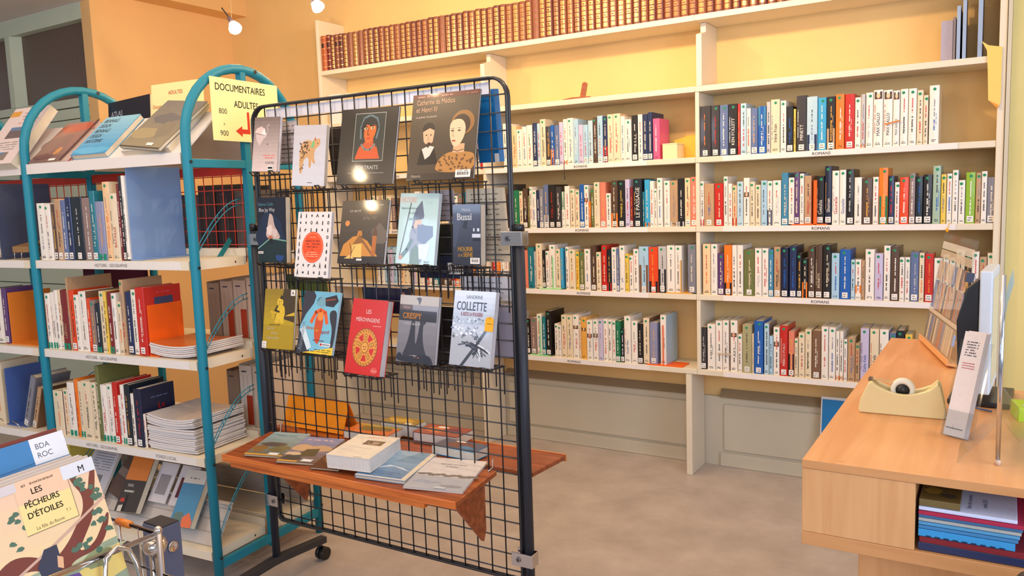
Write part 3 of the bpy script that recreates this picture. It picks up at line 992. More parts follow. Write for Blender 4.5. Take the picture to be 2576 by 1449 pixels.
MB().box(.0455, .056, .002, .148, 0, .19, srgb(150, 144, 156), 'paper').build('lid', t, .001)
# orange tag hanging from the end panel, tassel, rubber bands
t = thing('paper_sign', 'yellow orange paper sign taped to the right end panel', 'sign', (-.03, 3.99, 2.06))
q = MB(); q.prism([(-.075, .02), (-.05, 0), (0, -.012), (.0, -.24), (-.01, -.262), (-.045, -.225), (-.05, -.1), (-.055, -.02)], 1, 0, .0015, srgb(246, 202, 110), 'paper'); q.build('sheet', t)
q = MB(); q.prism([(-.045, -.2255), (-.0105, -.2625), (-.006, -.25)], 1, -.006, -.0005, srgb(236, 150, 60), 'paper'); q.build('fold', t)
t = thing('tassel', 'small yellow tassel hanging from the lime green novel', 'tassel', (-.206, 3.9935, 1.318))
q = MB(); q.tube([(0, .02, .002), (0, .002, .0035), (-.002, -.001, -.006), (-.006, 0, -.018)], .0012, srgb(240, 180, 40), 'paper', 6); q.ball((-.008, 0, -.028), .006, srgb(240, 170, 40), 'paper', 8, (1, 1, 1.6)); q.build('cord', t)
def band(label, x0, x1, z0, z1, col, y=4.0095):
    t = thing('rubber_band', label, 'rubber band', (x0, y, z0))
    q = MB(); q.prism([(0, 0), (x1-x0, z1-z0), (x1-x0, z1-z0+.007), (0, .007)], 1, 0, .0012, col, 'plastic'); q.build('band', t)
band('orange rubber band round two white novels, upper shelf, right bay', -.474, -.412, 1.762, 1.774, srgb(206, 130, 56))
band('beige rubber band round two white novels, lowest shelf, right bay', -1.238, -1.17, .66, .662, srgb(200, 176, 140))
# blue board leaning on the wainscot
t = thing('blue_board', 'blue board with white lettering leaning on wainscot behind the counter', 'sign', M=frame((-.765, 4.13, .0), (1, 0, 0), (0, .06, .45)))
MB().box(0, .34, .001, .006, 0, .452, WHITE, 'plastic').build('board', t, .001)
q = MB(); art(q, [('r', .02, .02, .5, .95, srgb(28, 128, 190)), ('e', .265, .68, .12, .1, WHITE), ('e', .29, .675, .06, .05, srgb(28, 128, 190)), ('p', [(.26, .66), (.4, .7), (.4, .66)], srgb(28, 128, 190)), ('r', .5, .86, .03, .05, WHITE), ('p', [(.6, .96), (.68, .96), (.62, .9)], srgb(160, 40, 70))], .34, .452, FRONT, 'plastic'); q.build('print', t)
# ------------------------------------------------------------------ double-sided teal rack
RK = T_((-2.6, 1.958, 0)) @ Matrix.Rotation(math.radians(4.5), 4, 'Z')
rk = thing('library_rack', 'teal tubular double-sided library rack with cream steel shelves and arched ends', 'rack', M=RK)
BAY = .965
FR = (0, -BAY, -2*BAY)
RED = srgb(190, 48, 30)
for u in FR:
    f = bpy.data.objects.new('end_frame', None); COLL.objects.link(f); f.parent = rk
    pts = [(u, 0, 0), (u, 0, .9), (u, 0, 1.755)]+[(u, .297-.297*math.cos(a*PI/18), 1.755+.285*math.sin(a*PI/18)) for a in range(1, 18)]+[(u, .594, 1.755), (u, .594, .9), (u, .594, 0)]
    MB().tube(pts, .0185, TEAL, 'paint', 14).build('arch_tube', f)
    b = MB(); b.box(u-.014, u+.014, .297-.015, .297+.015, .06, 2.03, TEAL, 'paint'); b.build('post', f, .003)
    for z0, z1 in ((.08, .115), (1.648, 1.68)):
        b = MB(); b.box(u-.011, u+.011, .0, .594, z0, z1, TEAL, 'paint'); b.build('cross_beam', f, .002)
    b = MB()
    for y, z in ((0, 1.668), (0, 1.272), (0, .888), (0, .507), (0, .13), (.594, .13), (.594, .507), (.594, .888)):
        b.cyl((u+.018, y, z), (u+.0225, y, z), .006, BLACKW, 'plastic', 10)
    b.cyl((u+.015, .36, 2.035), (u+.02, .36, 2.035), .008, BLACKW, 'plastic', 10); b.build('bolt', f, kind='stuff')
def shelf(u0, u1, z, side, name='shelf'):
    v0, v1 = (-.012, .28) if side == 0 else (.314, .606)
    s = MB(); s.box(u0+.02, u1-.02, v0, v1, z-.003, z, SHELF, 'shelfpaint')
    fv = v0 if side == 0 else v1-.002
    s.box(u0+.02, u1-.02, fv, fv+.002, z-.034, z-.003, SHELF, 'shelfpaint')
    for uu in (u0+.02, u1-.022): s.box(uu, uu+.002, v0+.002, v1-.002, z-.036, z-.003, SHELF, 'shelfpaint')
    bv = v1-.002 if side == 0 else v0
    s.box(u0+.02, u1-.02, bv, bv+.002, z, z+.03, SHELF, 'shelfpaint')
    o = s.build(name, rk)
    if side == 0 and u1 == 0:
        b = MB()
        for vv in (v0+.05, v1-.06): b.cyl((u1-.0195, vv, z-.02), (u1-.0188, vv, z-.02), .004, BLACKW, 'plastic', 8)
        b.build('hole', o, kind='stuff')
    return o
LV = (1.297, .912, .53, .15)
TXT = {0: ('HISTOIRE - GEOGRAPHIE', -.56), 1: ('HISTOIRE - GEOGRAPHIE', -.575)}
for bi in range(2):
    u0, u1 = FR[bi+1], FR[bi]
    for li, z in enumerate(LV):
        for side in (0, 1):
            o = shelf(u0, u1, z, side)
            if side == 0 and li < 3:
                g = MB(); g.box(u0+.03, u1-.06, -.0135, -.0125, z-.033, z-.002, srgb(228, 222, 214), 'paper')
                if bi == 0:
                    tx = {0: [('HISTOIRE - GEOGRAPHIE', -.46)], 1: [('HISTOIRE - GEOGRAPHIE', -.57)], 2: [('HISTOIRE - GEOGRAPHIE', -.62), ('FONDS LOCAL', -.23)]}[li]
                    for s, uu in tx:
                        art(g, [('t', 0, 0, 1, s, srgb(104, 92, 92), 'c', .95, .0)], .001, .0135, lambda u, v, l: Vector((uu+u, -.0135-l, z-.024+v)), 'paper')
                g.build('label_strip', o)
    # slanted top shelves, both faces
    for side in (0, 1):
        s = MB(); sg = 1 if side == 0 else -1; c0 = 0 if side == 0 else .594
        P = lambda v, z: (c0+sg*v, z)
        s.prism([P(-.012, 1.704), P(-.012, 1.662), P(-.009, 1.662), P(-.009, 1.689), P(.0, 1.691), P(.2, 1.871), P(.197, 1.874), P(-.006, 1.696), P(-.009, 1.704)], 0, u0+.02, u1-.02, srgb(226, 218, 212), 'shelfpaint'); s.build('slanted_shelf', rk)
        # slanted display tray at the foot
        s = MB(); s.prism([P(.03, .152), P(.125, .3), P(.125, .304), P(.105, .304), P(.105, .3), P(.122, .299), P(.028, .155)], 0, u0+.03, u1-.03, srgb(196, 186, 176), 'shelfpaint')
        for k in range(3):
            f = .16+k*.16; s.box(u0+.03, u1-.03, c0+sg*(.03+.17*f)-.004, c0+sg*(.03+.17*f)+.004, .152+.258*f, .152+.258*f+.006, srgb(180, 172, 164), 'shelfpaint')
        s.build('display_tray', rk)
    # red wire mesh between the two faces
    g = bpy.data.objects.new('wire_divider', None); COLL.objects.link(g); g.parent = rk
    MB().box(u0+.02, u1-.02, .288, .294, 1.625, 1.662, RED, 'paint').build('top_bar', g)
    n = int((BAY-.06)/.053)
    for k in range(n):
        uu = u1-.03-k*.053; MB().tube([(uu, .2905, 1.27), (uu, .2905, 1.63)], .0022, RED, 'wire', 5).build('wire', g)
    for k in range(7):
        zz = 1.285+k*.056; MB().tube([(u0+.02, .2905, zz), (u1-.02, .2905, zz)], .0022, RED, 'wire', 5).build('wire', g)
    # teal wire book supports, bent from ladder wire
    for z in (1.297, .912, .53, .15):
        h = .2 if z > .2 else .26
        sp = MB(); N = 10
        A = [(u1-.0225, .02+.255*k/N, z+.03+h*math.sin(PI/2*k/N)) for k in range(N+1)]
        sp.tube(A, .0022, TEAL, 'wire', 5); B_ = [(p[0]-.012, p[1]+.012, p[2]-.022) for p in A]; sp.tube(B_, .0022, TEAL, 'wire', 5)
        for k in range(1, N, 2): sp.tube([A[k], B_[k]], .0018, TEAL, 'wire', 5)
        sp.build('wire_support', rk)
for li, z in ((0, 1.297),):
    b = MB(); b.prism([(.2, z+.001), (.23, z+.001), (.285, z+.06), (.27, z+.075)], 0, -.1, -.097, srgb(20, 120, 130), 'paint'); b.build('bracket', rk)
def RM(u, v, z, rz=0): return RK @ T_((u, v, z)) @ Matrix.Rotation(rz, 4, 'Z')

# ---- history and geography books on the near face
for key, z, place, seed in (('r2', 1.297, 'upper level of the teal rack'), ('r3', .912, 'middle level of the teal rack'), ('r4', .53, 'lower level of the teal rack')) and [('r2', 1.297, 'upper teal rack level', 61), ('r3', .912, 'middle teal rack level', 62), ('r4', .53, 'lower teal rack level', 63)]:
    R_ = [r for r in rows(globals()['B_'+key]) if r[0] > -.94]
    shelf_of_books(R_, z, .003, 'book', 'history_book', place, 'history books on the '+place, M0=RK, dmax=.215, seed=seed)
REB = 'steel bookends on the teal rack'
bookend('', 'large light blue steel bookend on the upper level of the teal rack', RM(-.362, .012, 1.2975), .262, .372, (.012, .05), srgb(122, 152, 196), REB)
bookend('', 'orange steel bookend beside the thick red book, middle level', RM(-.307, .015, .9125), .17, .205, (.08, .05), CK['vo'][0], REB)
# ---- left bay items
bookend('', 'dark blue steel bookend at the left of the upper rack level', RM(-1.22, .01, 1.2975), .25, .335, (.1, .02), srgb(70, 78, 104), REB)
bookend('', 'orange steel bookend in the left rack bay, middle level', RM(-1.215, .015, .9125), .2, .235, (.05, .2), srgb(226, 130, 44), REB)
bookend('', 'blue steel bookend in the left rack bay, lower level', RM(-1.30, .015, .5305), .21, .265, (.02, .12), srgb(72, 100, 164), REB)
# ------------------------------------------------------------------ books shown by their covers
def face_book(name, label, M, w, h, t, cover, shapes, group=None, stickers=(), pages=PAGE, cat='book', fin='film', spine=None, thin=False, txt='cover_print'):
    """front cover on local y=0 read from -y, spine along x=0"""
    T = thing(name, label, cat, M=M, group=group); c = K(cover); bd = min(.002, t*.2)
    b = MB(); b.box(0, w, 0, bd, 0, h, c, fin); b.box(0, w, t-bd, t, 0, h, c, fin)
    b.box(0, bd, bd, t-bd, 0, h, K(spine) if spine else c, fin); b.build('cover', T)
    p = MB(); p.box(bd+.0003, w-.001, bd+.0001, t-bd-.0001, .0015, h-.0015, pages, 'pages'); p.build('pages', T)
    if shapes:
        m = MB(); art(m, shapes, w, h, FRONT, fin, base=.0003); m.build(txt, T)
    for nm, sh in stickers:
        m = MB(); art(m, sh, w, h, FRONT, 'paper', base=.0018); m.build(nm, T)
    return T
def barcode(x, y, w, h):
    rnd = random.Random(int(x*1000)); o = [('r', x, y, w, h, WHITE)]; u = x+w*.12
    while u < x+w*.86:
        k = rnd.uniform(.02, .05)*w; o.append(('r', u, y+h*.28, k, h*.42, 'K')); u += k*rnd.uniform(1.5, 2.4)
    return [('barcode_sticker', o+scribble(x+w*.15, x+w*.85, y+h*.8, y+h*.9, 6, K('K'), rnd))]
def grad(c0, c1, n, y0=0, y1=1, x0=0, w=1):
    """printed colour fade of a cover, in flat steps"""
    a, b = K(c0), K(c1); return [('r', x0, y0+(y1-y0)*i/n, w, (y1-y0)/n+.001, tuple(a[k]+(b[k]-a[k])*(i+.5)/n for k in range(3))) for i in range(n)]
def blob(cx, cy, rx, ry, col, rnd, n=14, j=.3):
    return ('p', [(cx+rx*math.cos(2*PI*i/n)*rnd.uniform(1-j, 1+j), cy+ry*math.sin(2*PI*i/n)*rnd.uniform(1-j, 1+j)) for i in range(n)], col)
rc = random.Random(12)
COV = {}
SK = srgb(226, 178, 138); SK2 = srgb(236, 200, 158)
COV['swan'] = (srgb(150, 134, 130), grad(srgb(222, 202, 196), srgb(118, 102, 96), 14)+[('p', [(.04, .72), (.12, .8), (.3, .83), (.4, .79), (.52, .66), (.3, .69)], srgb(232, 198, 190)), ('p', [(.3, .69), (.5, .66), (.42, .8)], srgb(244, 230, 226)),
    ('l', [(.5, .69), (.56, .74), (.52, .84), (.6, .86)], .035, srgb(190, 172, 164)), ('p', [(.08, .69), (.52, .65), (.4, .6), (.25, .47), (.12, .58)], srgb(212, 190, 186)), ('e', .57, .5, .02, .018, srgb(90, 80, 80))]
    + scribble(.42, .9, .285, .31, 9, srgb(226, 120, 110), rc)+scribble(.5, .9, .24, .265, 7, srgb(226, 120, 110), rc)+[('t', .52, .14, .045, 'CONTES', srgb(70, 64, 66), 'l', 1, 0)], [('barcode_sticker', [('r', .62, .03, .24, .075, WHITE), ('r', .65, .05, .18, .035, 'K')])])
cat_body = [(.22, .2), (.2, .55), (.24, .68), (.32, .74), (.5, .76), (.6, .72), (.64, .78), (.68, .82), (.7, .755), (.82, .79), (.84, .7), (.78, .64), (.7, .62), (.66, .54), (.66, .45), (.7, .4), (.7, .36), (.62, .38), (.58, .44), (.58, .3), (.5, .3), (.5, .47), (.38, .46), (.32, .36), (.3, .2)]
COV['cat'] = (srgb(206, 204, 210), grad(srgb(214, 214, 222), srgb(196, 192, 196), 6)+[('p', cat_body, srgb(206, 160, 106))]+[blob(rc.uniform(.22, .5), rc.uniform(.52, .72), .022, .014, srgb(84, 60, 42), rc) for _ in range(34)]+[blob(rc.uniform(.24, .34), rc.uniform(.26, .52), .015, .01, srgb(96, 68, 46), rc) for _ in range(14)]
    + [('p', [(.55, .64), (.62, .74), (.66, .72), (.62, .62)], srgb(110, 190, 130)), ('e', .76, .7, .014, .009, 'K'), ('p', [(.66, .74), (.68, .8), (.7, .75)], srgb(150, 100, 70)), ('r', .48, .05, .16, .008, srgb(60, 60, 66))], [])
face = [('p', [(.3, .33), (.36, .48), (.46, .55), (.56, .55), (.68, .48), (.74, .33)], srgb(206, 82, 34)), ('p', [(.46, .5), (.46, .62), (.6, .62), (.62, .5)], srgb(196, 86, 48)), ('l', [(.4, .52), (.47, .455), (.56, .45), (.64, .52)], .03, srgb(120, 126, 120)),
    ('e', .53, .74, .15, .145, srgb(30, 36, 38)), ('p', [(.43, .72), (.44, .6), (.5, .53), (.58, .56), (.64, .66), (.65, .76), (.58, .8), (.48, .8)], srgb(222, 104, 40)), ('p', [(.43, .8), (.53, .77), (.65, .78), (.64, .84), (.53, .88), (.44, .85)], srgb(34, 40, 42)),
    ('l', [(.5, .74), (.5, .65), (.53, .645)], .012, srgb(60, 24, 20)), ('e', .46, .73, .032, .014, srgb(240, 200, 150)), ('e', .58, .735, .036, .016, srgb(240, 200, 150)), ('e', .465, .73, .013, .011, 'K'), ('e', .585, .735, .014, .012, 'K'), ('l', [(.42, .755), (.49, .755)], .014, 'K'), ('l', [(.53, .765), (.62, .765)], .014, 'K'), ('e', .52, .6, .04, .012, srgb(190, 60, 50))]
COV['portrait'] = (srgb(38, 36, 34), [('p', [(.26, .3), (.26, .935), (.8, .935), (.8, .3)], srgb(188, 186, 176)), ('r', .267, .308, .526, .62, srgb(44, 52, 50)), ('l', [(.38, .6), (.37, .74), (.42, .87), (.53, .905), (.65, .86), (.69, .74), (.66, .6)], .03, srgb(96, 118, 124))]+face
    + [('t', .34, .195, .052, 'PORTRAITS', srgb(200, 200, 200), 'l', 1.05, 0)]+scribble(.2, .85, .135, .158, 22, srgb(120, 118, 116), rc)+scribble(.44, .66, .06, .07, 6, srgb(120, 118, 116), rc), [])
lady = [('p', [(.42, .08), (.44, .2), (.56, .3), (.72, .32), (.95, .3), (1, .26), (1, .08)], srgb(186, 132, 70))]+[blob(rc.uniform(.46, .97), rc.uniform(.1, .27), .016, .013, srgb(110, 76, 44), rc) for _ in range(40)]+[
    ('p', [(.67, .3), (.68, .4), (.84, .4), (.84, .3)], srgb(214, 170, 124)), ('e', .79, .64, .17, .14, srgb(150, 106, 54)), ('e', .77, .62, .13, .115, srgb(62, 44, 32)), ('p', [(.6, .58), (.62, .45), (.68, .36), (.76, .38), (.83, .48), (.84, .6), (.78, .68), (.66, .68), (.61, .64)], SK2),
    ('l', [(.665, .57), (.655, .49), (.68, .485)], .008, srgb(178, 128, 92)), ('e', .645, .55, .022, .009, srgb(70, 50, 40)), ('e', .745, .55, .022, .009, srgb(70, 50, 40)), ('l', [(.62, .575), (.67, .578)], .006, srgb(120, 86, 60)), ('l', [(.72, .578), (.77, .574)], .006, srgb(120, 86, 60)), ('e', .675, .435, .03, .01, srgb(178, 74, 60)), ('l', [(.67, .335), (.74, .315), (.83, .335)], .008, srgb(70, 44, 30))]
man = [('e', .28, .56, .13, .15, srgb(78, 68, 56)), ('p', [(.14, .18), (.18, .34), (.26, .4), (.38, .38), (.46, .18)], srgb(34, 30, 28)), ('p', [(.2, .36), (.26, .24), (.33, .28), (.39, .38), (.3, .4)], srgb(224, 214, 198)), ('e', .285, .59, .095, .075, srgb(30, 26, 24)), ('p', [(.2, .56), (.22, .45), (.29, .38), (.36, .44), (.375, .57), (.3, .6)], SK), ('p', [(.25, .41), (.29, .37), (.35, .42), (.3, .44)], srgb(70, 50, 38)),
    ('e', .255, .52, .014, .007, 'K'), ('e', .325, .52, .014, .007, 'K'), ('l', [(.29, .51), (.285, .465), (.3, .46)], .006, srgb(160, 110, 80))]
COV['catherine'] = (srgb(76, 64, 50), [('r', 0, .945, 1, .055, srgb(98, 44, 38)), ('r', 0, 0, 1, .08, srgb(60, 48, 38))]+man+lady+[('t', .07, .875, .062, 'Catherine de Médicis', srgb(226, 176, 140), 'l', .74, 0), ('t', .07, .79, .062, 'et Henri III', srgb(226, 176, 140), 'l', .8, 0), ('t', .07, .722, .028, 'La passion du pouvoir', srgb(220, 200, 180), 'l', .9, 0), ('t', .07, .035, .034, 'Historia', srgb(190, 176, 160), 'l', .9, 0)]
    + scribble(.08, .62, .958, .978, 20, srgb(200, 150, 130), rc)+scribble(.82, .98, .958, .975, 7, srgb(170, 120, 100), rc), barcode(.74, .02, .22, .085))
COV['bluejay'] = (srgb(18, 24, 40), [blob(.5, .42, .55, .3, srgb(24, 40, 66), rc), ('p', [(0, 0), (0, .22), (.2, .3), (.55, .38), (1, .33), (1, 0)], srgb(24, 44, 46)), ('l', [(0, .22), (.15, .27), (.4, .36), (.6, .365), (1, .335)], .03, srgb(120, 170, 150)), ('p', [(.42, .74), (.46, .76), (.56, .72), (.6, .56), (.8, .42), (.78, .36), (.55, .37), (.4, .36), (.28, .42), (.34, .52)], srgb(196, 170, 160)),
    blob(.42, .5, .1, .08, srgb(226, 206, 196), rc), blob(.6, .46, .1, .07, srgb(214, 190, 180), rc), blob(.45, .38, .07, .04, srgb(190, 110, 80), rc), ('r', .42, .3, .12, .07, srgb(24, 26, 30)), blob(.78, .08, .14, .05, srgb(40, 70, 130), rc),
    ('t', .03, .875, .05, 'Fabrice Colin', srgb(84, 140, 156), 'l', .9, 0), ('t', .06, .785, .058, 'Blue Jay Way', srgb(226, 228, 232), 'l', .82, .012)], [('label_sticker', [('r', .02, .14, .18, .035, WHITE)]+scribble(.04, .18, .15, .165, 4, K('K'), rc))])
def pictos():
    o = []; r = random.Random(4)
    for j in range(9):
        for i in range(6):
            x, y = .09+i*.165, .94-j*.108
            if .2 < x < .8 and .21 < y < .71: continue
            k = r.randrange(8); c = srgb(40, 40, 46); s = .032
            if k == 0: o += [('e', x, y, s, s*.8, c), ('e', x, y, s*.5, s*.4, srgb(232, 226, 222))]
            elif k == 1: o += [('p', [(x-s, y), (x-s*.3, y+s*.3), (x, y+s), (x+s*.3, y+s*.3), (x+s, y), (x+s*.3, y-s*.3), (x, y-s), (x-s*.3, y-s*.3)], c)]
            elif k == 2: o += [('r', x-s*.6, y-s, s*1.2, s*1.3, c), ('p', [(x-s*.6, y+s*.3), (x, y+s), (x+s*.6, y+s*.3)], c)]
            elif k == 3: o += [('p', [(x-s*.8, y-s*1.4), (x-s*.12, y+s*1.6), (x+s*.12, y+s*1.6), (x+s*.8, y-s*1.4), (x+s*.4, y-s*1.4), (x, y-s*.3), (x-s*.4, y-s*1.4)], c)]
            elif k == 4: o += [('e', x, y+s*.5, s*.4, s*.4, c), ('p', [(x-s*.5, y-s), (x-s*.4, y+s*.2), (x+s*.4, y+s*.2), (x+s*.5, y-s)], c)]
            elif k == 5: o += [('p', [(x-s, y+s*.4), (x+s, y+s*.5), (x+s*.9, y+s*.1), (x-s*.2, y), (x-s*.4, y-s), (x-s*.9, y-s*.8)], c)]
            elif k == 6: o += [('l', [(x-s, y-s*.6), (x, y+s*.4), (x+s, y-s*.6)], .02, c), ('e', x, y+s*.7, s*.3, s*.25, c)]
            else: o += [('p', [(x-s, y-s*.5), (x-s*.5, y+s*.4), (x+s*.5, y+s*.4), (x+s, y-s*.5)], c)]
    sc_ = [(.5+(.31+.012*(i % 2))*math.cos(2*PI*i/72), .46+(.232+.009*(i % 2))*math.sin(2*PI*i/72)) for i in range(72)]
    o += [('p', sc_, srgb(240, 84, 24)), ('e', .5, .46, .292, .216, srgb(246, 170, 130), 40), ('e', .5, .46, .284, .21, srgb(240, 80, 20), 40)]
    for k, (y, c) in enumerate(((.605, srgb(250, 180, 140)), (.545, srgb(120, 34, 16)), (.5, srgb(120, 34, 16)), (.455, srgb(120, 34, 16)), (.375, srgb(250, 200, 160)), (.345, srgb(250, 200, 160)), (.315, srgb(250, 200, 160)))):
        w_ = (.1, .22, .22, .16, .15, .2, .18)[k]; o += scribble(.5-w_, .5+w_, y, y+(.02 if k in (1, 2, 3) else .014), 12, c, r)
    return o+[('e', .5, .42, .012, .01, srgb(120, 34, 16))]
COV['picto'] = (srgb(234, 228, 224), pictos(), [])
COV['alpes'] = (srgb(74, 64, 52), grad(srgb(50, 42, 34), srgb(84, 74, 62), 8)+[blob(.86, .45, .16, .16, srgb(104, 92, 80), rc), ('r', 0, 0, 1, .1, srgb(44, 34, 26)), ('p', [(.04, .12), (.1, .3), (.3, .43), (.42, .44), (.62, .36), (.86, .12)], srgb(206, 138, 52)), ('p', [(.3, .1), (.3, .3), (.5, .32), (.52, .1)], srgb(238, 190, 98)), ('p', [(.38, .44), (.4, .52), (.48, .52), (.5, .44)], srgb(190, 122, 46)), ('p', [(.3, .3), (.44, .46), (.8, .12), (.74, .12), (.52, .33)], srgb(140, 92, 44)), ('r', .72, .14, .09, .3, srgb(180, 104, 40)), ('p', [(.7, .44), (.765, .62), (.83, .44)], srgb(92, 64, 44)), ('p', [(.14, .08), (.26, .14), (.36, .08)], srgb(236, 190, 110)),
    ('l', [(.28, .06), (.29, .2), (.24, .32)], .012, srgb(50, 34, 24)), ('l', [(.29, .16), (.36, .28)], .01, srgb(50, 34, 24)), ('e', .15, .64, .05, .045, srgb(222, 140, 70)), ('t', .18, .82, .05, 'Le sacré', srgb(232, 220, 206), 'l', 1, .012), ('t', .58, .785, .05, 'Alpes', srgb(226, 150, 60), 'l', .95, .012)]+scribble(.45, .78, .72, .735, 10, srgb(130, 118, 106), rc)+scribble(.45, .75, .695, .71, 9, srgb(130, 118, 106), rc)+scribble(.72, .9, .915, .93, 5, srgb(190, 180, 170), rc), [('label_sticker', [('r', .42, .05, .12, .03, WHITE)])])
COV['knight'] = (srgb(186, 214, 210), [('t', .05, .87, .075, 'HISTOIRE', srgb(226, 150, 130), 'l', .62, 0), ('p', [(.36, .0), (.34, .26), (.3, .44), (.42, .58), (.62, .58), (.8, .5), (.78, .3), (.66, .2), (.7, 0)], srgb(140, 146, 160)), ('p', [(.36, 0), (.38, .2), (.5, .28), (.62, .2), (.62, 0)], srgb(96, 122, 96)), ('p', [(.4, .5), (.42, .7), (.52, .72), (.6, .7), (.6, .52)], srgb(214, 176, 146)), ('p', [(.38, .66), (.44, .78), (.58, .9), (.66, .68), (.64, .64), (.4, .62)], srgb(96, 104, 122)), ('l', [(.42, .66), (.38, .52), (.46, .44)], .05, srgb(120, 126, 140)), ('p', [(.5, .56), (.9, .54), (.92, .4), (.7, .28), (.52, .34)], srgb(106, 120, 146)), ('p', [(.56, .28), (.86, .3), (.8, .06), (.6, .08)], srgb(206, 216, 222)), ('l', [(.08, .08), (.3, .86)], .022, srgb(70, 60, 54)), ('l', [(.14, .1), (.28, .2), (.38, .34)], .09, srgb(92, 118, 110)), ('e', .12, .09, .05, .035, srgb(190, 130, 90)), ('e', .55, .65, .012, .01, 'K'),
    ('t', .05, .775, .03, "Origines et destin d'un empire", srgb(50, 90, 104), 'l', .62, 0), ('t', .26, .705, .03, 'XIe - XVe siècles', srgb(50, 90, 104), 'l', .62, 0), ('t', .26, .62, .042, 'Jean Favier', srgb(60, 110, 120), 'l', .84, 0), ('t', .74, .03, .03, 'Fayard', srgb(60, 70, 80), 'l', .8, 0)], [])
COV['bussi'] = (srgb(58, 62, 76), grad(srgb(44, 46, 56), srgb(72, 78, 96), 8)+[('p', [(.1, .3), (.3, .7), (.2, .9), (0, .8), (0, .3)], srgb(70, 76, 96)), ('p', [(.35, .62), (.42, .74), (.55, .74), (.5, .6)], srgb(36, 38, 48)), ('r', .7, .46, .3, .06, srgb(206, 214, 226)), ('r', .74, .56, .05, .05, srgb(214, 222, 232)), ('r', .88, .56, .08, .05, srgb(214, 222, 232)), ('r', .72, .4, .28, .04, srgb(30, 32, 40)), ('t', .34, .885, .055, 'Michel', srgb(226, 228, 232), 'l', .85, .015), ('t', .16, .745, .115, 'Bussi', srgb(236, 238, 240), 'l', .92, .03), ('t', .18, .235, .075, 'MOURIR', srgb(238, 176, 40), 'l', .78, .02), ('t', .18, .145, .045, 'SUR', srgb(226, 170, 60), 'l', .9, .01), ('t', .38, .145, .075, 'SEINE', srgb(238, 176, 40), 'l', .74, .02)], barcode(.64, .03, .34, .1))
fig = [('p', [(.3, .62), (.22, .64), (.2, .6), (.5, .57), (.56, .6), (.5, .64)], srgb(214, 176, 40)), ('r', .26, .5, .08, .1, srgb(206, 168, 36)), ('e', .56, .62, .14, .12, srgb(222, 186, 48)), ('e', .52, .78, .1, .075, srgb(226, 190, 52)), ('p', [(.5, .84), (.54, .9), (.6, .88), (.62, .82)], srgb(60, 46, 20)), ('l', [(.44, .72), (.36, .64), (.5, .62)], .045, srgb(60, 48, 20)), ('e', .46, .53, .075, .065, srgb(226, 190, 52)), ('e', .6, .52, .075, .065, srgb(226, 190, 52)), ('e', .44, .46, .085, .03, srgb(222, 186, 48)), ('e', .6, .455, .085, .03, srgb(222, 186, 48)), ('e', .49, .79, .012, .01, 'K'), ('e', .55, .79, .012, .01, 'K'), ('l', [(.47, .75), (.53, .745)], .01, 'K'), ('l', [(.42, .7), (.42, .62), (.38, .52)], .012, 'K'), ('l', [(.68, .68), (.7, .58), (.66, .5)], .012, 'K')]
COV['journal'] = (srgb(178, 148, 28), grad(srgb(190, 160, 30), srgb(150, 124, 36), 6, .4, 1)+[('p', [(.62, 1), (1, 1), (1, .45), (.66, .5), (.56, .8)], srgb(70, 56, 30)), ('p', [(.7, .55), (1, .56), (1, .62), (.8, .58)], srgb(214, 176, 50))]+fig+[('t', .1, .325, .048, 'Journal', srgb(240, 230, 190), 'l', 1, .012), ('t', .28, .245, .048, "d'une", srgb(240, 230, 190), 'l', 1, .012), ('t', .14, .165, .048, 'dépression', srgb(240, 230, 190), 'l', .98, .012)]+scribble(.2, .56, .395, .41, 9, srgb(60, 50, 20), rc), [('letter_sticker', [('r', .86, .89, .14, .1, WHITE), ('t', .93, .91, .055, 'A', 'K', 'c', 1, .02)]), ('call_number_sticker', [('r', 0, .005, .15, .115, WHITE), ('t', .02, .07, .026, 'ADA', 'K', 'l', .8, 0), ('t', .02, .025, .026, 'AZU', 'K', 'l', .8, 0)])])
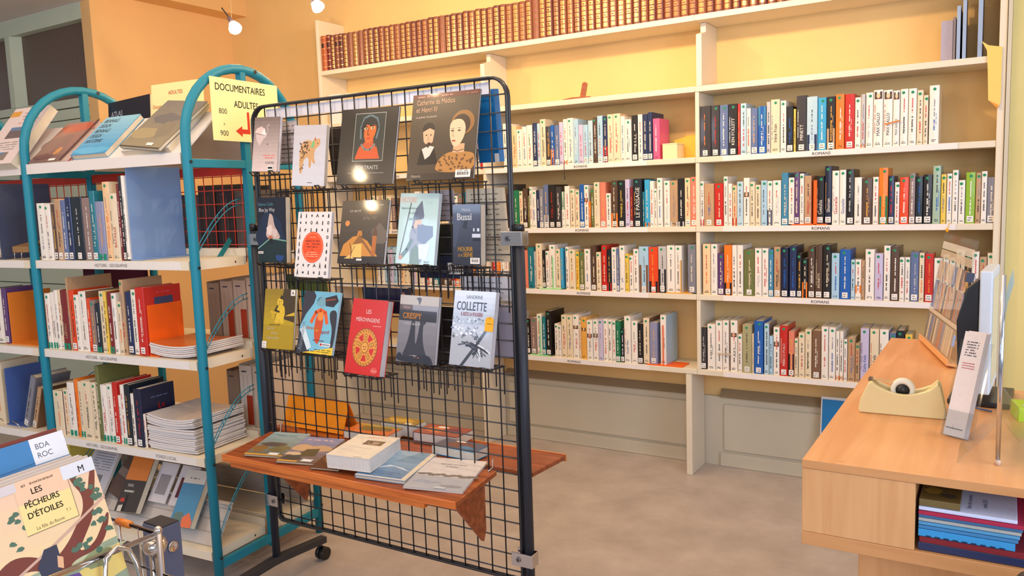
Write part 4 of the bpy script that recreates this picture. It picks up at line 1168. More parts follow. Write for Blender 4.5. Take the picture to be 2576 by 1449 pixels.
COV['alim'] = (srgb(120, 190, 214), [('p', [(0, .42), (0, 1), (.26, 1), (.34, .92), (.3, .8), (.12, .62)], srgb(52, 50, 62)), ('p', [(0, 0), (0, .36), (.2, .2), (.36, .04), (.36, 0)], srgb(44, 48, 62)), ('p', [(.02, .36), (.12, .44), (.4, .1), (.3, .04)], srgb(214, 230, 236)), ('p', [(.78, .7), (.95, .72), (1, .6), (1, .1), (.9, .06), (.92, .4), (.8, .56)], srgb(48, 46, 56)), ('e', .5, .84, .12, .075, srgb(70, 130, 150)), ('p', [(.36, .8), (.5, .92), (.62, .9), (.62, .76), (.48, .76)], srgb(120, 170, 184)), ('p', [(.6, .9), (.9, .96), (.98, .86), (.86, .76), (.64, .77)], srgb(44, 40, 50)), ('l', [(.62, .86), (.88, .89)], .03, srgb(150, 70, 40)), ('l', [(.3, .5), (.4, .66), (.52, .7), (.66, .66), (.74, .5)], .085, srgb(226, 96, 36)), ('p', [(.42, .3), (.4, .56), (.52, .7), (.64, .58), (.62, .3), (.58, .16), (.5, .16)], srgb(206, 78, 32)), ('e', .54, .6, .085, .07, srgb(240, 140, 50)),
    ('t', .14, .03, .09, 'Alimentation', srgb(170, 180, 190), 'l', .72, .01, PI/2), ('t', .18, .38, .058, 'Alimentation', srgb(240, 140, 50), 'l', .76, .015), ('t', .62, .33, .06, 'sportif', srgb(200, 50, 30), 'l', .8, .015), ('t', .46, .355, .035, 'du', srgb(240, 200, 60), 'l', 1, 0), ('t', .42, .2, .035, 'Santé Performance', srgb(150, 40, 60), 'l', .66, .01), ('p', [(.16, 0), (1, .125), (1, 0)], srgb(244, 204, 40)), ('r', .62, .13, .3, .05, WHITE), ('e', .66, .155, .03, .02, 'R')]+scribble(.5, .96, .06, .075, 14, K('K'), rc)+scribble(.4, .96, .03, .045, 18, K('K'), rc)+scribble(.7, .9, .145, .165, 5, srgb(60, 80, 120), rc), [])
def fibula():
    o = [('e', .5, .36, .36, .255, srgb(150, 78, 20), 40), ('e', .5, .36, .345, .245, srgb(226, 150, 50), 40)]
    for i in range(5):
        a = PI/2+.63+2*PI*i/5; p = lambda r, d: (.5+.345*r*math.cos(a+d), .36+.245*r*math.sin(a+d))
        o.append(('p', [p(.42, -.2), p(.78, -.3), p(.78, .3), p(.42, .2)], srgb(206, 34, 22)))
    for r in (.95, .88): o += [('e', .5+.345*r*math.cos(2*PI*i/26+r), .36+.245*r*math.sin(2*PI*i/26+r), .014, .0095, srgb(160, 90, 24), 8) for i in range(26)]
    for i in range(5):
        a = PI/2+2*PI*i/5
        for r in (.5, .64): o.append(('e', .5+.345*r*math.cos(a), .36+.245*r*math.sin(a), .035, .025, srgb(170, 100, 30), 10)); o.append(('e', .5+.345*r*math.cos(a), .36+.245*r*math.sin(a), .02, .014, srgb(240, 176, 70), 10))
    return o+[('e', .5, .36, .11, .08, srgb(176, 104, 30)), ('e', .5, .36, .09, .066, srgb(236, 166, 66)), ('e', .47, .37, .015, .011, srgb(120, 60, 20)), ('e', .53, .37, .015, .011, srgb(120, 60, 20)), ('r', .46, .33, .08, .012, srgb(150, 80, 24))]
COV['merov'] = (srgb(212, 34, 22), fibula()+[('t', .5, .81, .055, 'LES', srgb(246, 220, 214), 'c', .86, 0), ('t', .5, .7, .055, 'MÉROVINGIENS', srgb(246, 220, 214), 'c', .78, 0), ('e', .84, .07, .1, .045, srgb(222, 80, 66)), ('t', .84, .055, .032, 'ellipses', srgb(240, 170, 160), 'c', .8, 0)]+scribble(.66, .9, .645, .66, 7, srgb(244, 170, 160), rc), [])
COV['crespy'] = (srgb(134, 132, 138), grad(srgb(112, 110, 116), srgb(146, 144, 150), 6, 0, .86)+[('r', 0, .86, 1, .14, srgb(186, 176, 164)), ('p', [(.42, .96), (.5, .98), (.56, .96), (.54, .9), (.5, .86), (.48, .92)], srgb(74, 74, 80)), ('p', [(.1, .02), (.28, .3), (.34, .62), (.36, .66), (.44, .64), (.46, .3), (.5, .28), (.56, .6), (.54, .68), (.62, .7), (.72, .64), (.7, .58), (.64, .58), (.66, .3), (.8, .08), (.95, .02)], srgb(56, 56, 64)), ('p', [(0, 0), (0, .1), (.1, .15), (.16, .08), (.5, .12), (.86, .14), (.96, .02), (.96, 0)], srgb(44, 46, 56)), ('r', 0, .78, .34, .08, srgb(92, 70, 62)), ('r', 0, .62, .97, .16, srgb(50, 50, 56)), ('t', .1, .8, .038, 'Michel', srgb(190, 150, 130), 'l', .9, 0), ('t', .1, .655, .088, 'CRESPY', srgb(244, 160, 60), 'l', .86, .025), ('t', .14, .56, .04, "l'affaire léopold", srgb(236, 236, 236), 'l', .92, .008)]+scribble(.36, .54, .1, .115, 6, srgb(200, 200, 200), rc)+scribble(.48, .6, .075, .09, 4, srgb(220, 120, 60), rc), [])
def branches():
    r = random.Random(9); o = grad(srgb(150, 156, 166), srgb(206, 212, 220), 6, .55, 1)
    for _ in range(60): o.append(blob(r.uniform(0, .8), r.uniform(.36, .64), r.uniform(.01, .04), r.uniform(.008, .02), r.choice([srgb(70, 74, 84), srgb(120, 124, 132), srgb(226, 230, 236)]), r, 8, .5))
    for _ in range(16):
        x, y = r.uniform(.4, .7), r.uniform(.22, .34); a = r.uniform(0, 2*PI); L = r.uniform(.2, .5)
        o.append(('l', [(x, y), (x+L*.5*math.cos(a)+.05, y+L*.25*math.sin(a)), (max(.02, min(.97, x+L*math.cos(a))), max(.02, min(.6, y+L*.45*math.sin(a))))], r.uniform(.015, .05), r.choice([srgb(50, 52, 60), srgb(80, 84, 92), srgb(214, 218, 224)])))
    return o
COV['collette'] = (srgb(176, 180, 188), branches()+[('l', [(.3, .0), (.62, .28), (.84, .5)], .06, srgb(58, 60, 68)), ('t', .3, .895, .05, 'SANDRINE', srgb(80, 84, 94), 'l', .8, 0), ('t', .08, .74, .12, 'COLLETTE', srgb(56, 58, 68), 'l', .62, .012), ('t', .2, .665, .052, 'IL RESTE LA POUSSIÈRE', srgb(190, 50, 50), 'l', .48, .01)], [('tag_sticker', [('p', [(.8, .48), (1.0, .48), (1.0, .64), (.95, .67), (.85, .67), (.8, .64)], srgb(240, 176, 50)), ('e', .9, .655, .02, .012, srgb(200, 140, 40))]+scribble(.83, .97, .575, .585, 6, K('K'), rc))])
LBL = {'swan': 'grey novel with a mirrored white bird cover, top row of the wire display', 'cat': 'pale grey book with a spotted cat cover on the wire display', 'portrait': 'black art book titled PORTRAITS with an orange painted face', 'catherine': 'large brown history book with two Renaissance portraits, top row',
 'bluejay': 'black thriller with an erupting smoke plume cover, middle row', 'picto': 'white book with black pictograms and a big orange disc', 'alpes': 'brown book with a floodlit mountain church cover, middle row', 'knight': 'pale blue book with a helmeted knight cover', 'bussi': 'slate blue paperback with thick white lettering and orange title',
 'journal': 'mustard paperback with a seated cartoon figure, lowest row', 'alim': 'bright blue sports nutrition book with an orange athlete cover', 'merov': 'thick red book with a golden round brooch cover', 'crespy': 'grey paperback with two dark silhouettes and orange author lettering', 'collette': 'silver paperback with black branches and an orange tag sticker'}
SOL = {'swan': (-2.324, 1.814, .12, .129, .194, -3, .015), 'cat': (-2.128, 1.771, .1, .154, .209, -3, .015), 'portrait': (-1.899, 1.805, .18, .241, .250, -1.8, .011), 'catherine': (-1.598, 1.824, .2, .252, .271, -.6, .008), 'bluejay': (-2.342, 1.526, .06, .145, .237, 0, .026), 'picto': (-2.135, 1.471, .16, .161, .230, -.9, .014), 'alpes': (-1.92, 1.503, .22, .202, .213, -.2, .014), 'knight': (-1.668, 1.522, .16, .155, .227, -2, .015), 'bussi': (-1.465, 1.48, .05, .103, .188, -.4, .031),
 'journal': (-2.33, 1.191, .18, .157, .219, 1, .012), 'alim': (-2.125, 1.191, .28, .171, .219, -.9, .01), 'merov': (-1.897, 1.172, .24, .154, .254, -1.6, .031), 'crespy': (-1.689, 1.191, .18, .158, .218, -1.1, .0145), 'collette': (-1.469, 1.213, .2, .154, .233, -.9, .02)}
YTOP = 2.05
HOLD = []
for k, (x, z, s, w_, h_, ang, t_) in SOL.items():
    a = math.radians(ang); t2 = Vector((0, s, 1)).normalized(); ex = math.cos(a)*Vector((1, 0, 0))+math.sin(a)*t2; ez = math.cos(a)*t2-math.sin(a)*Vector((1, 0, 0))
    o = Vector((x, YTOP, z))-h_*ez; c, sh, st = COV[k]
    pg = srgb(206, 190, 166) if k in ('bluejay', 'cat', 'bussi') else srgb(206, 200, 200)
    face_book('display_book', LBL[k], frame(o, ex, ez), w_, h_, t_, c, sh, 'books shown on the wire display', st, pg, fin='gloss' if k in ('portrait', 'catherine', 'knight', 'collette', 'bussi', 'merov', 'alpes') else 'film')
    HOLD.append((k, o.x, o.y, min(o.z, o.z+w_*ex.z), w_, t_))

# ------------------------------------------------------------------ wire grid display on a rolling stand
wg = thing('wire_display', 'black wire grid book display on a rolling stand in front of the bookcase', 'display stand')
GX0, GX1, GZ0, GZ1, GY = -2.392, -1.283, .275, 1.858, 2.1
fr_ = bpy.data.objects.new('grid_frame', None); COLL.objects.link(fr_); fr_.parent = wg
for dy in (-.0065, .0065):
    R_ = .06; pts = []
    for cx, cz, a0 in ((GX1-R_, GZ1-R_, 0), (GX0+R_, GZ1-R_, 90), (GX0+R_*.4, GZ0+R_*.4, 180), (GX1-R_*.4, GZ0+R_*.4, 270)):
        rr = R_ if cz > 1 else R_*.4
        for i in range(7):
            a = math.radians(a0+i*15); pts.append((cx+rr*math.cos(a), GY+dy, cz+rr*math.sin(a)))
    MB().tube(pts, .0052, BLACKW, 'wire', 8, closed=True).build('frame_rod', fr_)
gm = bpy.data.objects.new('grid_mesh', None); COLL.objects.link(gm); gm.parent = wg
vw = None
for i in range(19):
    x = -2.326+.0545*i
    if vw is None:
        vw = MB().tube([(0, GY-.002, GZ0), (0, GY-.002, GZ1)], .0024, BLACKW, 'wire', 6).build('vertical_wire', gm); vw.location.x = x
    else:
        o = vw.copy(); COLL.objects.link(o); o.location.x = x
hw = None
for i in range(29):
    z = 1.806-.0538*i
    if z < GZ0+.015: break
    if hw is None:
        hw = MB().tube([(GX0, GY+.002, 0), (GX1, GY+.002, 0)], .0024, srgb(60, 60, 64), 'wire', 6).build('horizontal_wire', gm); hw.location.z = z
    else:
        o = hw.copy(); COLL.objects.link(o); o.location.z = z
for sx, x in (('l', -2.428), ('r', -1.258)):
    ps = MB(); ps.cyl((x, GY, .115), (x, GY, 1.405 if sx == 'r' else 1.42), .0155, srgb(40, 44, 54), 'paint', 14); p_ = ps.build('post', wg)
    q = MB(); q.lathe([(.017, 0), (.017, .02), (.013, .026)], srgb(24, 24, 28), 'plastic', 14, T_((x, GY, 1.39 if sx == 'r' else 1.405))); q.build('end_cap', p_)
    for z in (1.372, .352):
        c = MB(); x0, x1 = (x-.018, GX0+.012) if sx == 'l' else (GX1-.03, x+.02)
        c.box(x0, x1, GY-.021, GY-.018, z-.022, z+.022, srgb(206, 204, 206), 'chrome'); c.box(x0, x1, GY+.018, GY+.021, z-.022, z+.022, srgb(206, 204, 206), 'chrome')
        xe = x0 if sx == 'l' else x1-.003; c.box(xe, xe+.003, GY-.018, GY+.018, z-.022, z+.022, srgb(206, 204, 206), 'chrome'); cc = c.build('clamp', wg, .002)
        b = MB(); xm = (x0+x1)/2-.012*(1 if sx == 'r' else -1); b.cyl((xm, GY-.0212, z), (xm, GY-.024, z), .009, srgb(150, 150, 156), 'chrome', 12); b.cyl((xm, GY-.024, z), (xm, GY-.0245, z), .004, BLACKW, 'plastic', 6); b.build('screw', cc)
    ft = MB()
    ft.prism([(GY-.26, .07), (GY-.02, .085), (GY+.02, .085), (GY+.26, .07), (GY+.26, .098), (GY+.02, .116), (GY-.02, .116), (GY-.26, .098)], 0, x-.017, x+.017, srgb(52, 50, 52), 'paint'); ft = ft.build('foot', wg, .003)
    for y in (GY-.24, GY+.24):
        c = MB(); c.cyl((x-.002, y, .071), (x-.002, y, .05), .006, srgb(60, 60, 64), 'chrome', 8)
        for k in (-1, 1): c.cyl((x+k*.003, y+.008, .027), (x+k*.02, y+.008, .027), .027, srgb(26, 24, 24), 'plastic', 20)
        c.build('caster', ft)
# white paper strip tied behind the top row
ps = thing('paper_strip', 'white plastic-covered paper strip behind the top row of the wire display', 'paper')
q = MB()
for i in range(18): q.prism([(-2.335+.0545*i+.001, 1.8125), (-2.335+.0545*(i+1), 1.8125), (-2.335+.0545*(i+1), 1.848), (-2.335+.0545*i+.001, 1.848)], 1, GY+.0105+.0015*(i % 2), GY+.013+.0015*(i % 2), srgb(232, 228, 234), 'gloss')
q.build('strip', ps)
# wire holders under each book, and empty combs
def holder(label, x, z, w_, yfront, drop=.1, comb=6):
    t = thing('wire_holder', label, 'wire holder', group='black wire book holders')
    b = MB(); x0, x1 = x+w_*.12, x+w_*.88; zz = z-.0085; r = .0026
    b.tube([(x0-.02, GY-.012, zz), (x1+.02, GY-.012, zz)], r, BLACKW, 'wire', 6); b.tube([(x0-.02, yfront+.012, zz-.001), (x1+.02, yfront+.012, zz-.001)], r, BLACKW, 'wire', 6); b.build('cross_bar', t)
    for xx in ((x0, x1) if w_ < .2 else (x0+.02, x1-.02)):
        for s in (-.009, .009): pass
        b = MB(); b.tube([(xx-.009, GY-.006, zz), (xx-.009, yfront-.004, zz), (xx-.009, yfront-.016, zz+.012), (xx+.009, yfront-.016, zz+.012), (xx+.009, yfront-.004, zz), (xx+.009, GY-.006, zz)], r, BLACKW, 'wire', 6); b.build('prong', t)
    combs(t, x0-.015, x1+.015, zz, drop, comb)
    return t
def combs(t, x0, x1, zz, drop, n, y=None):
    rnd = random.Random(int(x0*1000)); y = GY-.013 if y is None else y
    for i in range(n):
        xx = x0+(x1-x0)*i/(n-1); d = drop*rnd.uniform(.7, 1.2)
        b = MB(); b.tube([(xx, y-.05, zz+.008), (xx, y-.048, zz), (xx, y, zz-.002), (xx, y, zz-d)], .0022, BLACKW, 'wire', 5); b.build('hook', t)
NM = {'swan': 'grey bird novel', 'cat': 'cat book', 'portrait': 'PORTRAITS art book', 'catherine': 'two-portrait history book', 'bluejay': 'black smoke-plume thriller', 'picto': 'orange disc book', 'alpes': 'mountain church book', 'knight': 'knight book', 'bussi': 'slate blue paperback', 'journal': 'mustard paperback', 'alim': 'sports nutrition book', 'merov': 'red brooch book', 'crespy': 'two-silhouette paperback', 'collette': 'silver branches paperback'}
for k, x, y, z, w_, t_ in HOLD: holder(f'black wire holder under the {NM[k]}', x, z, w_, y, .09, 6)
for lab, x0, x1, z in (('empty black wire hooks between mustard and red books', -2.24, -2.06, .945), ('empty black wire hooks below the mustard paperback', -2.37, -2.26, .955), ('empty black wire hooks below the silver and grey paperbacks', -1.66, -1.5, .935), ('empty black wire hooks above the silver paperback', -1.69, -1.54, 1.262), ('empty black wire hooks over the mustard paperback', -2.32, -2.2, 1.265), ('empty black wire hooks under the pale cat book', -2.3, -2.05, 1.545), ('empty black wire hooks above the silver paperback at right', -1.48, -1.31, 1.255)):
    t = thing('wire_holder', lab, 'wire holder', group='black wire book holders')
    b = MB(); b.tube([(x0-.01, GY+.012, z), (x1+.01, GY+.012, z)], .0026, BLACKW, 'wire', 6); b.tube([(x0-.01, GY+.05, z), (x1+.01, GY+.05, z)], .0026, BLACKW, 'wire', 6); b.build('cross_bar', t)
    rnd = random.Random(int(x0*100)); n = 6
    for i in range(n):
        xx = x0+(x1-x0)*i/(n-1); d = .09*rnd.uniform(.7, 1.3)
        b = MB(); b.tube([(xx, GY+.09, z+.012), (xx, GY+.088, z), (xx, GY+.0125, z-.003), (xx, GY+.0125, z-d)], .0022, BLACKW, 'wire', 5); b.build('hook', t)
# books hung on the far side of the grid, seen from behind
BACK = [('blue', -1.418, 1.831, .075, .221, 'bright blue book on the far side of the grid, top right', srgb(22, 112, 176), .03), ('beige', -1.46, 1.529, .141, .233, 'beige magazine on the far side of the grid beside the right post', srgb(230, 212, 182), .008),
 ('lav', -1.6, 1.528, .09, .1, 'lilac booklet on the far side, behind the knight book', srgb(176, 164, 176), .006), ('dark', -1.6, 1.42, .1, .13, 'black book on the far side, between knight and slate paperbacks', srgb(30, 28, 34), .02),
 ('navy', -1.663, 1.317, .198, .075, 'navy book with a barcode on the far side of the grid', srgb(30, 36, 64), .02), ('black', -1.626, 1.15, .12, .2, 'black book on the far side, between the grey and silver paperbacks', srgb(26, 24, 26), .02),
 ('dblue', -1.917, 1.205, .203, .09, 'midnight blue book on the far side, over the red brooch book', srgb(28, 34, 58), .02), ('white', -1.495, 1.25, .19, .075, 'white leaflets on the far side, above the silver paperback', srgb(224, 220, 224), .006),
 ('grey', -1.41, 1.165, .1, .17, 'lilac grey book on the far side, right of the silver paperback', srgb(170, 164, 178), .012), ('brown', -2.08, 1.161, .1, .237, 'brown magazine on the far side, left of the red brooch book', srgb(150, 118, 96), .008),
 ('dk3', -2.042, 1.764, .1, .166, 'black book on the far side, between cat and PORTRAITS books', srgb(46, 40, 40), .02), ('pinkw', -2.303, 1.8, .12, .15, 'white booklet on the far side, between bird and cat books', srgb(214, 204, 206), .006), ('green', -2.29, 1.24, .2, .06, 'green booklet on the far side, over the mustard paperback', srgb(92, 104, 52), .006)]
rb = random.Random(2)
for nm, x, z, w_, h_, lab, col, t_ in BACK:
    M = frame((x+w_, GY+.012+.1*h_+t_+.004, z-h_), (-1, 0, 0), (0, -.1, 1))
    sh = []
    T = face_book('hanging_book', lab, M, w_, h_, t_, col, [('r', .1, .7, .8, .2, WHITE)], 'books on the far side of the grid')
    m = MB(); FB = lambda u, v, l: Vector((w_-u, t_+l, v))
    bk = []
    if nm in ('beige', 'white', 'pinkw', 'brown', 'lav'):
        for r_ in range(int(h_/.016)): bk += scribble(.12, .85, 1-(.02+.016*r_)/h_, 1-(.016+.016*r_)/h_, 12, srgb(120, 106, 92), rb)
    if nm == 'navy': bk += [('r', .6, .2, .3, .5, WHITE)]+[('r', .63+.045*i, .26, .02, .36, 'K') for i in range(6)]
    if nm == 'dblue': bk += [('e', .9, .6, .05, .25, srgb(190, 120, 90))]
    if nm == 'blue': bk += [('r', .78, .0, .22, .12, WHITE)]
    if bk: art(m, bk, w_, h_, FB, 'film', base=.0003); m.build('back_print', T)

# ------------------------------------------------------------------ wooden trays on both sides of the grid
def tray(label, y0, y1, x0, x1, zf, zb, sgn):
    t = thing('wooden_tray', label, 'tray', group='wooden trays hooked on the grid')
    def top(y): return zf+(zb-zf)*(y-y0)/(y1-y0)
    b = MB(); b.prism([(y0+.03*(sgn < 0)*0, top(y0)-.016), (y1, top(y1)-.016), (y1, top(y1)), (y0, top(y0))], 0, x0, x1, (1, 1, 1), 'stained'); b.build('board', t, .003)
    ye = y0 if sgn > 0 else y1
    e = MB(); e.box(x0, x1, ye-.007 if sgn > 0 else ye, ye if sgn > 0 else ye+.007, top(ye)-.022, top(ye)+.003, (1, 1, 1), 'stained_edge'); e.build('edging', t, .002)
    if sgn > 0:
        e = MB(); e.box(x0+.04, x1-.12, y0-.002, y0+.018, top(y0)-.04, top(y0)-.0165, (1, 1, 1), 'stained_edge'); e.build('batten', t, .002)
    for xx in (x0+.19, x1-.055) if sgn > 0 else ():
        e = MB()
        if sgn > 0: e.prism([(y0+.03, top(y0+.03)-.0165), (y1-.01, top(y1)-.0165), (y1-.01, top(y1)-.2), (y1-.025, top(y1)-.235)], 0, xx, xx+.014, (1, 1, 1), 'stained')
        else: e.prism([(y1-.03, top(y1)-.0165), (y0+.01, top(y0)-.0165), (y0+.01, top(y0)-.2), (y0+.025, top(y0)-.235)], 0, xx, xx+.014, (1, 1, 1), 'stained')
        e.build('bracket', t, .002)
    for xx in (x0+.05, x1-.02):
        h = MB(); yy = y1 if sgn > 0 else y0; zz = top(yy)
        h.tube([(xx, yy-.02*sgn, zz+.001), (xx, GY-.006*sgn, zz+.004), (xx, GY-.005*sgn, zz+.03), (xx, GY+.008*sgn, zz+.034)], .002, srgb(200, 200, 204), 'chrome', 6); h.build('hook', t)
    return top
TZ = tray('reddish wooden tray on the near side of the grid with lying books', 1.862, 2.088, -2.4, -1.363, .604, .63, 1)
TZ2 = tray('dark wooden tray on the far side of the grid', 2.124, 2.345, -2.45, -1.25, .63, .62, -1)
def lying(name, label, bl, ang, w_, h_, t_, cover, shapes, group, stickers=(), pages=PAGE, base=None, tilt=None, fin='film', spine=None):
    """a book lying face up; bl = near left corner (x, y), ang = turn of its lower edge"""
    a = math.radians(ang); ex = Vector((math.cos(a), math.sin(a), 0)); ez = Vector((-math.sin(a), math.cos(a), 0 if tilt is None else tilt)).normalized()
    z = base+t_
    return face_book(name, label, frame((bl[0], bl[1], z), ex, ez), w_, h_, t_, cover, shapes, group, stickers, pages, fin=fin, spine=spine)
sl = (.63-.604)/.226; rt = random.Random(5)
G_ = 'books lying on the near wooden tray'
land1 = grad(srgb(110, 96, 70), srgb(150, 178, 184), 10)+[blob(.4, .45, .35, .1, srgb(96, 84, 74), rt), blob(.2, .25, .2, .12, srgb(140, 104, 54), rt), blob(.7, .3, .25, .12, srgb(122, 112, 74), rt), ('r', 0, 0, 1, .06, srgb(216, 160, 60))]+scribble(.2, .75, .84, .88, 10, srgb(90, 116, 136), rt)
lying('travel_book', 'landscape travel book at the left end of the near wooden tray', (-2.3, 1.872), 14, .155, .2, .008, srgb(120, 104, 76), land1, G_, [('label_sticker', [('r', .6, .02, .28, .1, srgb(190, 200, 204)), ('r', .64, .04, .2, .06, WHITE)])], base=.6095, tilt=sl)
land2 = grad(srgb(120, 92, 62), srgb(142, 150, 190), 8)+[('p', [(0, .6), (.2, .72), (.45, .62), (.7, .7), (1, .6), (1, .45), (0, .4)], srgb(200, 164, 126)), ('p', [(.3, .2), (.4, .5), (.7, .55), (.8, .25)], srgb(92, 82, 54)), blob(.3, .15, .25, .1, srgb(78, 72, 66), rt), blob(.2, .3, .2, .06, srgb(206, 182, 150), rt), ('r', .02, .0, .5, .05, srgb(216, 160, 60))]+scribble(.12, .8, .86, .91, 11, srgb(226, 190, 190), rt)
lying('travel_book', 'rocky landscape travel book, second from the left on the near tray', (-2.135, 1.87), 13, .158, .205, .009, srgb(130, 104, 80), land2, G_, [('label_sticker', [('r', .6, .02, .28, .1, srgb(190, 200, 204)), ('r', .64, .04, .2, .06, WHITE)])], base=.6095, tilt=sl)
lying('travel_book', 'dark brown book partly under the thick white book', (-1.975, 1.874), 12, .11, .18, .007, srgb(96, 58, 36), [blob(.5, .5, .4, .3, srgb(120, 84, 50), rt), blob(.6, .3, .3, .1, srgb(150, 120, 80), rt)], G_, base=.6095, tilt=sl)
sea = grad(srgb(84, 122, 160), srgb(150, 180, 206), 10)+[('p', [(.2, .3), (.5, .42), (.9, .3), (.7, .4), (.4, .46)], srgb(196, 212, 226)), ('p', [(.4, .6), (.7, 1), (1, 1), (1, .6)], srgb(110, 146, 176))]+scribble(.3, .8, .2, .22, 9, srgb(60, 90, 130), rt)+scribble(.3, .7, .14, .16, 8, srgb(60, 90, 130), rt)+[('r', .9, 0, .1, 1, srgb(216, 206, 184)), ('r', 0, 0, 1, .04, srgb(214, 212, 206))]
lying('art_book', 'blue book half under the thick white book on the near tray', (-1.775, 1.876), 7, .19, .205, .012, srgb(120, 156, 190), sea, G_, base=.6095, tilt=sl)
mem = [('r', 0, 0, 1, .4, srgb(168, 172, 180)), ('r', 0, .4, 1, .6, srgb(204, 200, 200))]+[blob(.1+.09*i, .44+.02*math.sin(i*2.1), .08, .035, srgb(116, 110, 106), rt) for i in range(11)]+[blob(.3, .2, .22, .05, srgb(150, 160, 176), rt), blob(.75, .12, .2, .04, srgb(140, 144, 152), rt), ('t', .5, .78, .04, 'MÉMOIRES DE FLEUVE,', srgb(52, 50, 56), 'c', .8, 0), ('t', .5, .7, .04, 'LE RHÔNE', srgb(52, 50, 56), 'c', .8, 0)]
lying('art_book', 'grey softcover book about the river at the right end of the tray', (-1.572, 1.872), 12, .2, .215, .007, srgb(206, 204, 206), mem, G_, [('label_sticker', [('r', .5, .02, .2, .05, srgb(190, 196, 200))])], base=.6095, tilt=sl)
lard = [('r', .0, 0, 1, 1, srgb(232, 222, 206)), ('t', .5, .87, .055, "L'ARDÈCHE", srgb(206, 120, 100), 'c', .9, 0), ('r', .4, .56, .44, .2, srgb(120, 100, 84)), ('e', .62, .65, .13, .07, srgb(176, 150, 124)), ('e', .55, .66, .03, .04, srgb(50, 40, 36)), ('r', .62, .02, .2, .02, srgb(150, 160, 150))]+scribble(.2, .7, .4, .415, 10, srgb(196, 186, 172), rt)
lying('thick_book', 'very thick white book lying on the near wooden tray', (-1.893, 1.872), 8, .168, .195, .047, srgb(228, 220, 206), lard, G_, base=.6265, tilt=sl*.6, pages=srgb(226, 222, 216), spine='W')
# far tray: orange card and books
t = thing('folded_card', 'bright orange folded card standing on the far wooden tray', 'card', M=T_((-2.42, 2.17, .6315)))
q = MB(); q.prism([(0, 0), (.04, .112), (.044, .112), (.005, 0)], 0, 0, .318, srgb(255, 150, 22), 'paper'); q.prism([(.09, 0), (.0445, .112), (.041, .114), (.086, 0)], 0, 0, .318, srgb(240, 130, 22), 'paper'); q.build('sheet', t)
F_ = 'books lying on the far wooden tray'
for lab, bl, ang, w_, h_, t_, col, spn, sh in (
    ('orange and olive book behind the orange card, far tray', (-2.07, 2.14), 4, .2, .1, .03, srgb(206, 104, 40), None, [blob(.5, .6, .4, .3, srgb(120, 96, 30), rt), ('r', .0, .8, 1, .2, srgb(176, 150, 40))]),
    ('yellow olive book with a call number sticker, far tray', (-1.99, 2.255), -2, .16, .08, .045, srgb(150, 120, 30), None, [blob(.5, .5, .4, .3, srgb(196, 160, 50), rt), ('r', .7, .1, .2, .2, WHITE)]),
    ('red and purple paperback on the far wooden tray', (-1.81, 2.225), 2, .19, .11, .034, srgb(140, 60, 60), 'pu', [('r', 0, 0, 1, 1, srgb(150, 70, 56)), blob(.4, .5, .3, .3, srgb(196, 110, 60), rt), blob(.7, .6, .2, .2, srgb(110, 46, 70), rt), ('e', .4, .8, .12, .1, WHITE)]),
    ('bright blue paperback nearest the right post, far tray', (-1.655, 2.135), -3, .18, .085, .032, srgb(40, 150, 210), 'W', [('r', 0, 0, 1, 1, srgb(70, 80, 110)), blob(.5, .5, .35, .3, srgb(110, 60, 54), rt), blob(.7, .3, .2, .2, srgb(60, 120, 170), rt), ('e', .4, .85, .12, .08, WHITE)])):
    lying('paperback', lab, bl, ang, w_, h_, t_, col, sh, F_, base=.6315, pages=srgb(226, 220, 206), spine=spn)
# ------------------------------------------------------------------ on the teal rack: top, piles, far face, foot
rk_r = random.Random(21)
def slanted(name, label, u, w_, h_, t_, col, shapes, group, stickers=(), lift=0, rot=0, **kw):
    ez = Vector((0, .743, .669)); n = Vector((0, -.669, .743))
    v0 = max(0, .669*(t_+lift)-.006); o = Vector((u, v0, 1.6975+.9*v0))+n*(t_+lift+.0026)
    return face_book(name, label, RK @ (frame(o, (1, 0, 0), ez) @ Matrix.Rotation(rot, 4, 'Y')), w_, h_, t_, col, shapes, group, stickers, **kw)
TG = 'large books on the slanted top of the teal rack'
spir = grad(srgb(130, 92, 84), srgb(170, 116, 96), 6)+[blob(.55, .85, .5, .12, srgb(196, 96, 62), rk_r), blob(.4, .45, .4, .25, srgb(136, 98, 88), rk_r), blob(.3, .12, .3, .08, srgb(110, 70, 66), rk_r), blob(.6, .25, .08, .1, srgb(206, 140, 70), rk_r)]
o_ = slanted('art_book', 'spiral bound book with a red and brown painted cover, teal rack top', -.935, .215, .262, .012, srgb(150, 92, 80), spir, TG, fin='gloss', stickers=[('label_sticker', [('r', .6, .01, .2, .05, WHITE)])])
q = MB()
for i in range(30): q.box(.2, .2125, -.002, -.0008, .006+i*.009, .0095+i*.009, srgb(50, 44, 44), 'wire')
q.build('spiral', o_, kind='stuff')
slanted('art_book', 'red edged board behind the spiral bound book, teal rack top', -.715, .05, .25, .008, srgb(160, 52, 44), [('r', 0, 0, .8, 1, srgb(196, 170, 160))], TG)
sky = grad(srgb(40, 150, 206), srgb(150, 206, 226), 8)+[blob(.5, .1, .5, .08, srgb(90, 180, 222), rk_r)]
for i, s in enumerate(('BIENNALE', 'DESIGN', 'BIENNALE', 'DESIGN', 'SAINT-ETIENNE')):
    sky += [('t', .08, .84-i*.135, .095, s, srgb(62, 66, 70), 'l', .62 if i < 4 else .44, .03)]
slanted('art_book', 'sky blue book with crowded dark capital letters, teal rack top', -.655, .21, .245, .024, srgb(70, 160, 206), sky, TG, fin='gloss')
